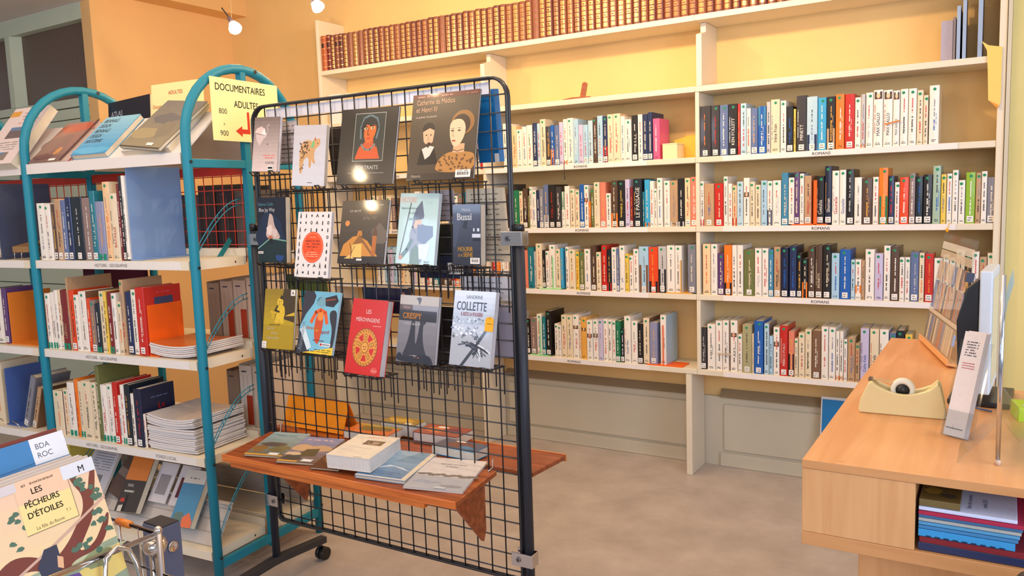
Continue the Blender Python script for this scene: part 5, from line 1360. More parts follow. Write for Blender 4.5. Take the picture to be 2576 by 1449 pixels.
pnt = grad(srgb(150, 138, 108), srgb(122, 116, 110), 8)+[blob(.5, .6, .4, .12, srgb(110, 106, 104), rk_r), blob(.3, .3, .3, .12, srgb(166, 150, 112), rk_r), blob(.7, .4, .2, .2, srgb(134, 124, 104), rk_r), ('r', 0, 0, 1, .02, srgb(70, 60, 50))]
slanted('art_book', 'large grey brown painted art book nearest the DOCUMENTAIRES sign', -.355, .255, .285, .014, srgb(130, 122, 104), pnt, TG, stickers=[('label_sticker', [('r', .62, .05, .16, .05, WHITE)])], lift=.026, rot=.16)
slanted('art_book', 'white edged book lying under the grey brown painted art book', -.35, .262, .275, .024, srgb(222, 216, 206), [], TG)
T = face_book('atlas', 'black atlas with white title standing behind the sky blue book', RM(-.775, .262, 1.738) @ Matrix.Rotation(math.radians(-4), 4, 'Y') @ Matrix.Rotation(-.12, 4, 'X'), .27, .235, .02, srgb(30, 30, 40), [('t', .07, .72, .1, 'ATLAS', srgb(206, 206, 220), 'l', .8, .015), ('r', .14, .5, .07, .14, srgb(120, 76, 40))]+scribble(.25, .6, .6, .63, 8, srgb(120, 120, 130), rk_r)+scribble(.25, .62, .52, .55, 9, srgb(120, 120, 130), rk_r), TG, fin='gloss')
leaf = [('r', 0, 0, 1, 1, srgb(230, 212, 208)), ('r', .3, .44, .46, .2, srgb(110, 96, 96)), ('r', .3, .58, .46, .06, srgb(96, 130, 170)), ('r', .0, .84, .28, .1, srgb(226, 160, 60)), ('r', .3, .06, .42, .14, srgb(140, 124, 110)), ('r', .3, .16, .3, .04, srgb(96, 130, 170))]
for i in range(4): leaf += scribble(.4, .92, .7+i*.06, .725+i*.06, 10, srgb(196, 130, 130), rk_r)
for i in range(4): leaf += scribble(.1, .8, .24+i*.04, .255+i*.04, 14, srgb(150, 140, 136), rk_r)
T = face_book('magazine', 'pale pink illustrated magazine on the slanted top of the left bay', RK @ frame((-1.245, -.045, 1.712), (1, 0, 0), (0, .62, .785)), .25, .33, .04, srgb(226, 206, 200), leaf, 'large books on the left bay top', fin='gloss')
# yellow signs
YP = srgb(246, 236, 166)
t = thing('paper_sign', 'yellow paper sign with black capitals and red arrows on the teal arch', 'sign', M=RK @ frame((.0245, .112, 1.752), (0, 1, 0), (0, 0, 1)))
w_, h_ = .36, .24
MB().box(0, w_, 0, .001, 0, h_, YP, 'paper').build('sheet', t)
RD = srgb(206, 60, 36); q = MB()
def arrow(x, flip):
    s = -1 if flip else 1
    return [('r', x, .13, .035, .36, RD), ('r', x-(.0 if s > 0 else .1), .13, .1+.035, .075, RD), ('p', [(x+s*.1+.0175, .08), (x+s*.1+.0175, .255), (x+s*.18, .1675)], RD)]
art(q, [('t', .07, .8, .115, 'DOCUMENTAIRES', srgb(50, 44, 44), 'l', .86, .01), ('t', .32, .55, .115, 'ADULTES', srgb(50, 44, 44), 'l', .82, .01), ('t', .1, .43, .09, '800', srgb(56, 50, 50), 'l', .95, 0), ('t', .155, .25, .05, 'à', srgb(56, 50, 50), 'l', 1, 0), ('t', .1, .08, .09, '900', srgb(56, 50, 50), 'l', .95, 0)]+arrow(.5, True)+arrow(.59, False), w_, h_, FRONT, 'paper', base=.0004); q.build('lettering', t)
t = thing('paper_sign', 'curled yellow paper sign with red lettering on the rack ridge', 'sign', M=RM(-.497, .27, 1.895))
q = MB(); P = [(0, .006), (.004, .0), (.012, -.002), (.15, -.004), (.29, -.002), (.31, .003)]
for a, b in zip(P, P[1:]): q.add([(a[0], a[1], 0), (b[0], b[1], 0), (b[0], b[1]+.006, .125), (a[0], a[1]+.006, .125)], [(0, 1, 2, 3)], YP, 'paper')
q.build('sheet', t)
q = MB(); art(q, [('t', .5, .62, .13, 'ADULTES', srgb(206, 96, 80), 'c', .9, 0), ('t', .06, .2, .13, 'Documents de 800 à 900', srgb(206, 80, 66), 'l', .78, 0)], .31, .125, lambda u, v, l: Vector((u, -.0048+.006*v/.125-l, v)), 'paper', base=.0006); q.build('lettering', t)

# piles of booklets
def booklet(label, M, w_, d_, t_, sag, col, group, rnd):
    t = thing('booklet', label, 'booklet', M=M, group=group); b = MB(); N = 6
    z = lambda f: sag*(2*f-1)**2
    for i in range(N):
        a, e = i/N, (i+1)/N
        V = [(w_*f, y, z(f)+k) for k in (0, t_) for y in (0, d_) for f in (a, e)]
        b.add(V, [(0, 2, 3, 1)], col, 'film', True); b.add(V, [(4, 5, 7, 6)], col, 'film', True)
        b.add(V, [(0, 1, 5, 4), (2, 6, 7, 3)], srgb(230, 224, 220), 'pages')
        if i == 0: b.add(V, [(0, 4, 6, 2)], srgb(224, 218, 214), 'pages')
        if i == N-1: b.add(V, [(1, 3, 7, 5)], srgb(224, 218, 214), 'pages')
    b.build('leaves', t)
PG = 'orange covered booklets piled on the middle rack level'
for i in range(6):
    lab = 'topmost orange covered booklet of the pile on the middle rack level' if i == 5 else f'white edged booklet, {ordinal(i+1)} from the bottom, middle rack level pile'
    booklet(lab, RM(-.295+rk_r.uniform(-.004, .004), .004+rk_r.uniform(0, .006), .9165+i*.0074, rk_r.uniform(-.012, .012)), .25, .25, .0060, .012, srgb(196, 104, 52) if i == 5 else srgb(206, 170, 150), PG, rk_r)
PG = 'white booklets piled on the lower rack level'
for i in range(18):
    lab = 'topmost white booklet of the tall pile on the lower rack level' if i == 17 else f'white booklet, {ordinal(i+1)} from the bottom of the tall rack pile'
    booklet(lab, RM(-.345+rk_r.uniform(-.006, .006), .0+rk_r.uniform(0, .008), .5325+i*.0073, rk_r.uniform(-.015, .015)), .265, .262, .0060, .004+.0007*i*(i > 12), srgb(206, 196, 190), PG, rk_r)
# far face: magazine files and dark boxes
def mag_file(label, u, z, w_, h_, col, v=.345, slots=0, red=False):
    t = thing('magazine_file', label, 'magazine file', M=RM(u, v, z+.0004), group='magazine files on the far face of the rack')
    b = MB(); d_ = .235
    b.prism([(0, 0), (d_, 0), (d_, h_), (0, h_*.98)], 0, 0, .003, col, 'paper'); b.prism([(0, 0), (d_, 0), (d_, h_), (0, h_*.98)], 0, w_-.003, w_, col, 'paper')
    b.box(.003, w_-.003, 0, .003, 0, h_*.96, col, 'paper'); b.box(.003, w_-.003, .003, d_, 0, .003, col, 'paper'); b.build('box', t, .0008)
    q = MB()
    for k in range(4): q.box(.006+k*(w_-.012)/4, .006+(k+.8)*(w_-.012)/4, .006, d_-.01, .004, h_*(.9+.03*(k % 3)), srgb(214, 196, 170), 'pages')
    q.build('papers', t)
    q = MB(); art(q, [('r', .2, .9, .4, .02, srgb(70, 66, 80))]+[('r', .3+.35*k, .08, .012, .78, srgb(150, 130, 112)) for k in range(2)]+([('r', .5, .1, .5, .45, srgb(170, 60, 30))] if red else []), w_, h_*.96, FRONT, 'paper', base=.0006); q.build('front_print', t)
for lab, u, z, w_, h_, col, red in (
    ('beige magazine file seen through the rack end, middle level, nearest the post', -.098, .912, .07, .29, srgb(206, 180, 154), False), ('beige magazine file with a red label, middle rack level, far face', -.175, .912, .07, .285, srgb(206, 182, 156), True),
    ('beige magazine file, third from the right end, middle level, far face', -.25, .912, .07, .28, srgb(196, 170, 144), True), ('tan magazine file, fourth from the right end, middle level, far face', -.33, .912, .07, .27, srgb(170, 140, 112), False),
    ('beige magazine file next to the right post, lower level, far face', -.098, .53, .07, .3, srgb(206, 186, 164), False), ('white magazine file with red edge, lower level, far face', -.175, .53, .07, .3, srgb(222, 206, 190), True),
    ('tan magazine file, third from the right end, lower level, far face', -.25, .53, .07, .27, srgb(150, 120, 96), False),
    ('dark grey magazine file, upper level, far face, nearest the right post', -.13, 1.297, .09, .27, srgb(96, 84, 78), False), ('black magazine file behind the red wire mesh, upper level', -.235, 1.297, .09, .29, srgb(56, 48, 48), False),
    ('charcoal magazine file, third from the right end, upper level, far face', -.34, 1.297, .09, .3, srgb(66, 58, 56), False),
    ('purple magazine file in the left rack bay, middle level, far face', -1.15, .912, .16, .33, srgb(84, 32, 62), False)): mag_file(lab, u, z, w_, h_, col, red=red)
far = [(-.47-.034*i, .032, (.2, .23, .26)[i % 3], ('W', 'K', 'tn', 'N', 'C', 'tp', 'lb', 'O')[i % 8]) for i in range(12)][::-1]
shelf_of_books([(-r[0]-1.42, r[1], r[2], r[3]) for r in far][::-1], 1.297, .4, 'book', 'library_book', 'upper level, far face of rack', 'books on the far face of the rack', M0=RK, dmax=.18, seed=77)
# left bay books
shelf_of_books([(-1.345, .05, .25, 'N l'), (-1.285, .05, .245, 'W'), (-1.237, .03, .25, 'pu l')], .912, .006, 'book', 'history_book', 'left bay, middle rack level', 'books in the left bay of the rack', M0=RK, dmax=.2, seed=78)
shelf_of_books([(-1.37, .06, .29, 'C sO'), ], .53, .02, 'book', 'history_book', 'left bay, lower rack level', 'books in the left bay of the rack', M0=RK, dmax=.18, seed=79)
rl = random.Random(31)
for lab, u, ang, w_, h_, c in (('greyish book leaning to the right in the left rack bay', -1.185, .36, .036, .25, 'G2'), ('tan book leaning under the greyish one in the left rack bay', -1.125, .34, .026, .2, 'tn')):
    d = parse(c+' l sK', rl); book('history_book', lab, w_, h_, .17, d, RM(u, .02, .5305+w_*.5*math.sin(ang)) @ Matrix.Rotation(ang, 4, 'Y'), 'leaning books in the left rack bay', rl)
t = thing('wire_bookend', 'small chrome wire bookend at the foot of the leaning books', 'bookend', M=RM(-1.21, -.004, .5325))
q = MB(); q.tube([(-.03, .01, .02), (-.03, 0, .03), (.012, 0, .012), (.012, .0, .002), (.05, .1, .002)], .0028, srgb(200, 200, 204), 'chrome', 6); q.build('wire', t)
t = thing('book_rest', 'small bronze coloured book lying tilted on a wire rest, left bay', 'book', M=RM(-1.09, .002, 1.301))
q = MB(); q.prism([(0, .03), (.1, .05), (.1, .075), (0, .055)], 0, -.03, .085, srgb(150, 112, 66), 'leather'); q.build('cover', t)
q = MB(); q.tube([(-.02, 0, 0), (-.02, 0, .026), (-.02, .1, .046)], .0025, srgb(200, 200, 200), 'chrome', 6); q.tube([(.03, 0, 0), (.03, 0, .026), (.03, .1, .046), (.03, .1, 0)], .0025, srgb(200, 200, 200), 'chrome', 6); q.build('wire_legs', t)
t = thing('document_box', 'yellow document box on the lowest tier of the left rack bay', 'box', M=RM(-1.27, .14, .1505))
MB().box(0, .2, 0, .13, 0, .26, srgb(226, 206, 96), 'paper').build('body', t, .002)
MB().box(-.002, .202, -.002, .132, .2605, .285, srgb(232, 214, 110), 'paper').build('lid', t, .002)
# face-out books on the foot tray
def foot_book(label, u, v0, w_, h_, t_, col, shapes, ang=0, face='film', off=.034):
    ez = Vector((0, .55, .835)); n = Vector((0, -.835, .55)); o = Vector((u, .03+.06*.6, .152+.06))+n*(t_+off)+ez*v0
    return face_book('display_book', label, RK @ (frame(o, (1, 0, 0), ez) @ Matrix.Rotation(ang, 4, 'Y')), w_, h_, t_, col, shapes, 'books shown on the foot tray of the rack', fin=face)
mg = [('r', 0, 0, 1, 1, srgb(186, 182, 186)), ('r', .12, .18, .6, .2, srgb(70, 66, 66)), ('r', .12, .38, .6, .14, srgb(120, 116, 112))]
for i in range(8): mg += scribble(.15, .9, .6+i*.045, .62+i*.045, 9, srgb(120, 116, 124), rk_r)
foot_book('grey magazine with a dark photo on the rack foot tray', -.9, -.02, .17, .26, .012, srgb(190, 186, 186), mg)
foot_book('black book with an orange head on the rack foot tray', -.6, -.02, .128, .24, .03, srgb(60, 52, 48), [('r', 0, .56, 1, .44, srgb(214, 120, 46)), ('t', .2, .44, .05, 'TERRES', srgb(206, 200, 190), 'l', .7, 0), ('p', [(.3, .0), (.34, .3), (.42, .3), (.44, 0)], srgb(30, 26, 26)), ('p', [(.1, 0), (.1, .1), (.3, .12), (.3, 0)], srgb(206, 196, 180)), blob(.2, .2, .1, .04, srgb(190, 60, 40), rk_r)]+scribble(.15, .6, .34, .38, 7, srgb(206, 200, 190), rk_r), ang=-.06)
foot_book('blue book with an orange patch on the rack foot tray, by the post', -.265, -.03, .12, .23, .03, srgb(76, 136, 170), [('r', 0, .76, 1, .24, srgb(214, 204, 190)), ('p', [(.55, 0), (.5, .16), (.75, .26), (1, .1), (1, 0)], srgb(222, 110, 66)), blob(.3, .16, .25, .1, srgb(96, 120, 110), rk_r)]+scribble(.2, .7, .84, .87, 7, srgb(96, 96, 100), rk_r), ang=-.04)
foot_book('dark brown photo book behind the orange headed book, rack foot tray', -.74, .06, .13, .17, .01, srgb(84, 62, 52), [('r', 0, .5, 1, .2, srgb(120, 100, 90))], ang=.3, off=.02)
for i, (u, lab) in enumerate(((-.48, 'pale leaflet standing in the tray gap, middle of rack foot'), (-.375, 'white card with a dark red picture in the rack foot tray'))):
    foot_book(lab, u+.02*i, .05, .105, .17, .004, srgb(214, 206, 206), [('r', .2, .2, .6, .5, srgb(96, 30, 34) if i else srgb(150, 140, 140))], off=.018)
FG = 'leaflets on the far foot tray of the rack'
for i, (u, lab) in enumerate(((-.31, 'grey printed leaflet in the far foot tray, left'), (-.16, 'grey printed leaflet with white edge in the far foot tray, right'))):
    ez = Vector((0, -.55, .835)); M = RK @ frame((u+.15, .583, .176), (-1, 0, 0), ez); sh = []
    T = face_book('leaflet', lab, M, .14, .24, .008, srgb(176, 164, 156), [], FG)
    m = MB(); sh = []
    for k in range(12): sh += scribble(.1, .9, .2+k*.06, .222+k*.06, 9, srgb(140, 128, 122), rk_r)
    art(m, sh, .14, .24, lambda u_, v_, l: Vector((.14-u_, .008+l, v_)), 'paper', base=.0004); m.build('back_print', T)

# ------------------------------------------------------------------ comic bin
cbn = thing('comic_bin', 'chrome wire comic bin on legs in the near left corner', 'bin', (0, 0, 0))
CH_ = srgb(214, 210, 208); X0, X1, Y0, Y1, ZR = -1.86, -1.366, .3, .9, .88
q = MB()
for z, fl in ((ZR, 0), (.8, .03), (.738, .052)):
    q.tube([(X0, Y0, z), (X1+fl, Y0, z), (X1+fl, Y1, z), (X0, Y1, z)], .0055 if z == ZR else .0035, CH_, 'chrome', 8, closed=True)
q.build('rail', cbn)
q = MB()
for k in range(9): q.tube([(X0+k*(X1-X0)/8, Y1, ZR), (X0+k*(X1-X0)/8, Y1, .742), (X0+k*(X1-X0)/8, Y0, .742), (X0+k*(X1-X0)/8, Y0, ZR)], .0028, CH_, 'chrome', 6)
q.build('basket_wire', cbn, kind='stuff')
for k, y in enumerate((.5, .655, .81)):
    q = MB(); q.tube([(X1+.06, y-.03, .735), (X1+.016, y-.03, .85), (X1+.009, y-.022, .878), (X1+.009, y, .89), (X1+.009, y+.022, .878), (X1+.016, y+.03, .85), (X1+.06, y+.03, .735)], .0045, CH_, 'chrome', 8); q.build('loop_wire', cbn)
for x in (X0, X1):
    for y in (Y0, Y1):
        q = MB(); q.cyl((x, y, 0), (x, y, ZR+.004), .0065, CH_, 'chrome', 12); q.ball((x, y, ZR+.006), .0085, CH_, 'chrome', 10); q.build('leg', cbn)
q = MB()
for dx in (-.012, -.03): q.cyl((X1+dx, Y1+.004, .62), (X1+dx, Y1+.004, ZR-.03), .007, CH_, 'chrome', 10)
q.lathe([(.02, -.012), (.024, 0), (.02, .012)], CH_, 'chrome', 14, T_((X1-.02, Y1+.004, ZR-.03))); q.build('corner_brace', cbn)
q = MB(); q.lathe([(.0075, -.02), (.0078, 0), (.0075, .02)], srgb(226, 130, 46), 'plastic', 12, T_((-1.475, Y1, ZR)) @ Matrix.Rotation(PI/2, 4, 'Y')); q.build('orange_tape', cbn)
for y in (1.0, 1.12, 1.22):
    pass
q = MB()
for k in range(6): q.tube([(-1.9+k*.06, Y1, .412), (-1.9+k*.06, 1.3, .412)], .003, CH_, 'chrome', 6)
for y in (Y1, 1.1, 1.3): q.tube([(-1.9, y, .408), (-1.6, y, .408)], .003, CH_, 'chrome', 6)
q.tube([(-1.9, 1.3, .408), (-1.9, 1.3, .0)], .006, CH_, 'chrome', 8); q.tube([(-1.6, 1.3, .408), (-1.6, 1.3, .0)], .006, CH_, 'chrome', 8); q.build('rear_tray', cbn)
# grey lever arch file on the rear tray
t = thing('lever_arch_file', 'grey lever arch file with a chrome finger ring beside the comic bin', 'file', M=frame((-1.66, 1.103, .4155), (0, 1, 0), (0, 0, 1)))
MB().box(0, .052, .002, .075, 0, .338, srgb(84, 90, 112), 'plastic').build('cover', t, .002)
q = MB(); q.box(.003, .049, .004, .073, .3385, .342, srgb(60, 56, 58), 'paper'); q.build('top_edge', t)
q = MB(); MR = T_((.026, .0005, .286)) @ Matrix.Scale(.72, 4) @ Matrix.Rotation(PI/2, 4, 'X'); q.lathe([(.017, 0), (.019, .002), (.016, .004), (.012, .001)], CH_, 'chrome', 20, MR); q.build('finger_ring', t)
# comics
CE, CZ = Vector((-.139, .990, 0)), Vector((-.306, -.043, .951)); CY = CZ.cross(CE)
TRc = Vector((-1.441, .827, 1.043)); BLc = TRc-.235*CE-.31*CZ
def comic(label, back, up, t_, col, shapes, side=0, w_=.235, h_=.31, stk=()):
    o = BLc+CY*back+CZ*up+CE*side
    return face_book('comic_album', label, frame(o, CE, CZ), w_, h_, t_, col, shapes, 'comic albums in the chrome bin', stk, fin='gloss', pages=srgb(232, 226, 222))
rc2 = random.Random(6)
BRN = srgb(122, 66, 58); LG = srgb(84, 116, 98)
ty = lambda P: [(x, .2+y*.92) for x, y in P]
trunk = [('p', ty([(0, .38), (.16, .46), (.3, .44), (.44, .36), (.5, .36), (.62, .42), (.72, .5), (.8, .56), (.83, .66), (.78, .74), (.76, .82), (.8, .83), (.83, .75), (.88, .66), (.92, .74), (.97, .82), (1, .8), (.96, .7), (.9, .58), (.86, .5), (.74, .4), (.66, .33), (.8, .34), (.9, .42), (.98, .5), (1, .48), (.92, .36), (.82, .3), (.6, .3), (.56, .25), (.46, .24), (.34, .34), (.2, .36), (.12, .3), (.14, .12), (.12, 0), (0, 0)]), BRN)]
cov = grad(srgb(240, 222, 150), srgb(236, 200, 170), 8)+[('r', 0, 0, 1, .5, srgb(150, 166, 140)), blob(.5, .45, .5, .03, srgb(190, 196, 160), rc2), ('p', [(.3, .3), (.6, .4), (1, .46), (1, .3), (.5, .26)], srgb(232, 206, 120)), blob(.8, .42, .14, .05, srgb(140, 150, 110), rc2), ('r', 0, 0, 1, .22, srgb(120, 140, 110)), blob(.7, .18, .3, .05, srgb(90, 140, 150), rc2)]+trunk
for _ in range(46):
    x, y = rc2.choice([(.28, .66), (.3, .8), (.92, .8), (.9, .66), (.68, .53), (.96, .6), (.84, .88), (.3, .42), (.78, .5)]); cov.append(blob(x+rc2.uniform(-.05, .05), y+rc2.uniform(-.05, .05), .026, .015, LG, rc2, 9, .5))
cov += [('r', .34, .7, .416, .29, srgb(242, 220, 150)), ('r', .34, .87, .416, .12, srgb(238, 200, 166)), ('l', [(.756, .99), (.756, .7), (.34, .7)], .004, srgb(90, 70, 60)), ('t', .46, .91, .034, 'LES', srgb(60, 50, 44), 'l', 1, .025), ('t', .385, .845, .034, 'PÊCHEURS', srgb(60, 50, 44), 'l', .95, .025), ('t', .385, .785, .034, "D'ÉTOILES", srgb(60, 50, 44), 'l', 1.0, .025), ('t', .67, .748, .018, 'T.1', srgb(90, 60, 50), 'l', 1, 0), ('t', .42, .714, .02, 'La fille du fleuve', srgb(90, 60, 50), 'l', .95, 0)]+scribble(.4, .66, .962, .977, 12, srgb(150, 120, 100), rc2)
cov += [('r', .0, .95, .36, .05, srgb(214, 206, 206)), ('r', .72, .92, .28, .08, srgb(222, 226, 232)), ('t', .86, .935, .04, 'M', srgb(70, 70, 80), 'l', 1, .015), ('l', [(.2, .52), (.5, .6), (1, .75)], .02, srgb(206, 170, 150)),
    ('p', [(.36, .4), (.34, .52), (.42, .6), (.52, .6), (.52, .5), (.48, .42)], srgb(58, 64, 84)), ('p', [(.48, .48), (.5, .54), (.54, .52), (.52, .46)], SK), ('p', [(.38, .32), (.46, .42), (.62, .4), (.66, .32)], srgb(104, 80, 150))]
comic('front comic album with a twisted brown tree cover in the bin', 0, 0, .01, srgb(226, 206, 170), cov)
for i in range(9):
    comic(f'comic album showing only its pale top edge, {ordinal(i+2)} from the front', (.0108*(i+1)), .0016*(i+1)+rc2.uniform(-.002, .002), .0095, rc2.choice([srgb(222, 214, 206), srgb(206, 196, 190), srgb(196, 190, 200), srgb(214, 200, 180)]), [], side=rc2.uniform(-.003, .003)+.0034*(i+1))
blu = [('r', 0, .62, 1, .38, srgb(66, 130, 186)), blob(.5, .64, .3, .06, srgb(150, 140, 150), rc2), ('l', [(0, .84), (1, .86)], .006, srgb(40, 90, 140)), ('r', .7, .84, .3, .16, srgb(226, 232, 240)), ('t', .74, .93, .035, 'BDA', srgb(70, 80, 100), 'l', 1, 0), ('t', .74, .875, .035, 'ROC', srgb(70, 80, 100), 'l', 1, 0), ('r', .84, .77, .14, .065, srgb(226, 232, 240)), ('t', .88, .782, .035, 'C', srgb(60, 60, 70), 'l', 1, .01)]
comic('bright blue comic album with white call number stickers, back of bin', .112, .066, .012, srgb(66, 120, 170), blu, side=.04)
comic('red brown comic album behind the bright blue one', .126, .074, .01, srgb(120, 60, 56), [], side=.04)
comic('pale blue comic album standing last in the chrome bin', .145, .03, .01, srgb(150, 180, 206), [], side=-.04)

# ------------------------------------------------------------------ reception counter
ct = thing('reception_counter', 'beech laminate reception counter with an open compartment', 'counter', (0, 0, 0))
CX, CYF, TZc = -.303, 1.484, 1.004
q = MB(); q.prism([(CX, CYF), (1.2, CYF), (1.2, 2.2), (-.01, 2.2), (-.075, 2.825), (CX, 2.825)], 2, TZc-.016, TZc, (1, 1, 1), 'beech_top'); q.build('worktop', ct, .0012)
MB().box(CX, 1.2, CYF-.0012, CYF-.0001, TZc-.0155, TZc-.0005, (1, 1, 1), 'beech_edge').build('edging', ct)
MB().box(CX, -.117, CYF, CYF+.016, .868, TZc-.0165, (1, 1, 1), 'beech_front').build('front_panel', ct, .001)
MB().box(CX, CX+.016, CYF+.0165, 2.825, .868, TZc-.0165, (1, 1, 1), 'beech_front').build('side_panel', ct, .001)
MB().box(CX, 1.2, CYF-.0005, 2.2, .843, .8675, (1, 1, 1), 'beech_edge').build('bottom_board', ct, .001)
MB().box(-.1335, -.1175, CYF+.0165, 2.1, .868, TZc-.0165, (1, 1, 1), 'beech_front').build('partition', ct, .001)
MB().box(-.117, 1.2, 1.95, 1.966, .868, TZc-.0165, (1, 1, 1), 'beech_front').build('back_panel', ct)
MB().box(.42, .436, CYF, 1.95, .868, TZc-.0165, (1, 1, 1), 'beech_front').build('partition', ct)
MB().box(-.222, 1.2, 1.6, 2.15, 0, .8425, (1, 1, 1), 'beech_front').build('base_cabinet', ct, .002)
# papers in the compartment
zz = .8682
def slab(name, label, cat, x0, x1, y0, y1, t_, col, group, mat='paper', rz=0, extra=None):
    global zz
    t = thing(name, label, cat, (x0, y0, zz), rz, group); b = MB(); b.box(0, x1-x0, 0, y1-y0, 0, t_, col, mat); b.build('body', t, min(.001, t_*.3))
    if extra: m = MB(); art(m, extra, x1-x0, y1-y0, TOPF(t_), 'paper', base=.0005); m.build('print', t)
    zz += t_+.0008; return t
CG = 'folders stacked in the counter compartment'
slab('document_tray', 'dark blue tray at the bottom of the counter compartment', 'tray', -.112, .06, 1.492, 1.78, .014, srgb(40, 48, 84), CG, 'plastic')
slab('folder', 'dark red folder low in the counter compartment', 'folder', -.11, .052, 1.49, 1.78, .010, srgb(130, 34, 40), CG)
t = slab('document_box', 'light blue document wallet with black stitches in the counter compartment', 'folder', -.112, .03, 1.49, 1.76, .013, srgb(60, 150, 206), CG)
m = MB()
for k in range(9): m.box(.012+k*.0135, .02+k*.0135, -.0008, -.0001, .001, .0028, srgb(30, 40, 70), 'paper')
m.build('stitches', t, kind='stuff')
for i, c in enumerate((srgb(66, 128, 176), srgb(84, 150, 190), srgb(176, 176, 170), srgb(72, 120, 164))):
    slab('folder', f"{('blue', 'pale blue', 'grey', 'steel blue')[i]} folder, {ordinal(i+1)} above the light blue wallet in the compartment", 'folder', -.112, .034+.002*i, 1.49+.001*i, 1.76, .0055, c, CG)
slab('folder', 'crimson folder under the printed white sheets in the compartment', 'folder', -.112, .046, 1.488, 1.77, .006, srgb(170, 40, 70), CG)
slab('paper_stack', 'printed white sheets on the crimson folder in the compartment', 'paper', -.112, .032, 1.492, 1.74, .006, srgb(206, 214, 236), CG, 'paper', 0, [('t', .54, .1, .028, 'Bons de commande', srgb(60, 60, 80), 'l', .9, 0, PI/2), ('t', .7, .15, .03, 'année 2015', srgb(60, 60, 80), 'l', .9, 0, PI/2)])
slab('picture_card', 'olive patterned card lying on the white sheets in the compartment', 'card', -.112, -.05, 1.495, 1.66, .012, srgb(112, 92, 48), CG, 'film', 0, [blob(.3, .3, .2, .1, srgb(150, 120, 40), rc2), blob(.6, .6, .3, .1, srgb(96, 96, 90), rc2), blob(.4, .8, .2, .08, srgb(190, 140, 40), rc2), blob(.7, .2, .2, .06, srgb(70, 60, 44), rc2)])
# things on the counter
CT = TZc+.0004
t = thing('tape_dispenser', 'heavy cream desk tape dispenser on the beech counter', 'tape dispenser', (-.262, 1.853, CT), .04)
prof = [(.004, .0), (0, .006), (.004, .03), (.02, .066), (.026, .07)]+[(.026+.124*i/12, .07-.024*math.sin(PI*(.04+.92*i/12))) for i in range(1, 12)]+[(.152, .074), (.158, .066), (.166, .03), (.17, .004), (.166, 0)]
q = MB(); q.prism(prof, 1, 0, .012, srgb(232, 214, 156), 'plastic'); q.prism(prof, 1, .044, .056, srgb(232, 214, 156), 'plastic')
q.prism([(.004, 0), (0, .006), (.004, .03), (.02, .066), (.026, .07), (.05, .045), (.06, .018), (.11, .018), (.125, .045), (.152, .074), (.158, .066), (.166, .03), (.17, .004), (.166, 0)], 1, .012, .044, srgb(228, 208, 150), 'plastic'); q.build('body', t, .0025)
q = MB(); Mr = T_((.086, .028, .052)) @ Matrix.Rotation(PI/2, 4, 'X')
q.lathe([(.0235, -.012), (.0245, 0), (.0235, .012), (.014, .012), (.013, 0), (.014, -.012)], srgb(240, 232, 210), 'plastic', 28, Mr); r_ = q.build('tape_roll', t)
q = MB(); q.lathe([(.0128, -.0135), (.0128, .0135)], srgb(34, 32, 32), 'plastic', 18, Mr); q.build('hub', r_)
q = MB(); q.box(.018, .026, .016, .040, .068, .0725, srgb(120, 110, 96), 'chrome'); q.add([(.026, .018, .071), (.068, .018, .066), (.068, .038, .066), (.026, .038, .071)], [(0, 1, 2, 3)], srgb(214, 180, 130), 'gloss'); q.build('cutter', t)
# clear picture panel on an amber foot
ex = Vector((.099, -.4, 0)).normalized(); M = frame((-.214, 2.8, CT+.009), ex, (.055, .012, .33))
t = thing('photo_display', 'clear plastic display panel of photo strips on an amber foot', 'display panel', M=M)
W_, H_ = .41, .335; q = MB(); q.box(0, W_, .004, .0065, 0, H_, (1, 1, 1), 'acrylic'); q.build('clear_sheet', t)
q = MB(); q.box(-.004, W_+.004, -.006, .02, -.0035, .003, srgb(226, 160, 96), 'plastic'); q.box(-.004, W_+.004, -.008, -.005, -.0035, .012, srgb(230, 168, 104), 'plastic'); q.build('foot_strip', t, .001)
rp = random.Random(44); q = MB(); sh = []
for y0, y1 in ((.03, .27), (.32, .58), (.58, .76)):
    u = .04
    while u < .93:
        w_ = rp.uniform(.03, .07); sh.append(('r', u, y0, w_, y1-y0-.01, rp.choice([srgb(196, 164, 134), srgb(214, 196, 174), srgb(140, 146, 176), srgb(96, 112, 170), srgb(222, 206, 182), srgb(190, 130, 104), srgb(160, 150, 150), srgb(214, 180, 126), srgb(96, 90, 96)]))); u += w_+.006
sh += [('r', .02, .275, .96, .035, srgb(226, 208, 186)), ('r', .02, .78, .96, .07, srgb(206, 190, 168)), ('r', .02, .86, .96, .065, srgb(214, 212, 202))]
art(q, sh, W_, H_, lambda u, v, l: Vector((u, .0036-l, v)), 'clear_print', base=.0003); q.build('photo_strips', t)
q = MB(); q.box(W_-.01, W_+.004, -.004, .0, .05, .08, srgb(150, 170, 206), 'plastic'); q.build('clip', t); q = MB(); q.box(W_-.012, W_+.006, -.006, .012, .225, .25, srgb(60, 66, 84), 'plastic'); q.build('clip', t)
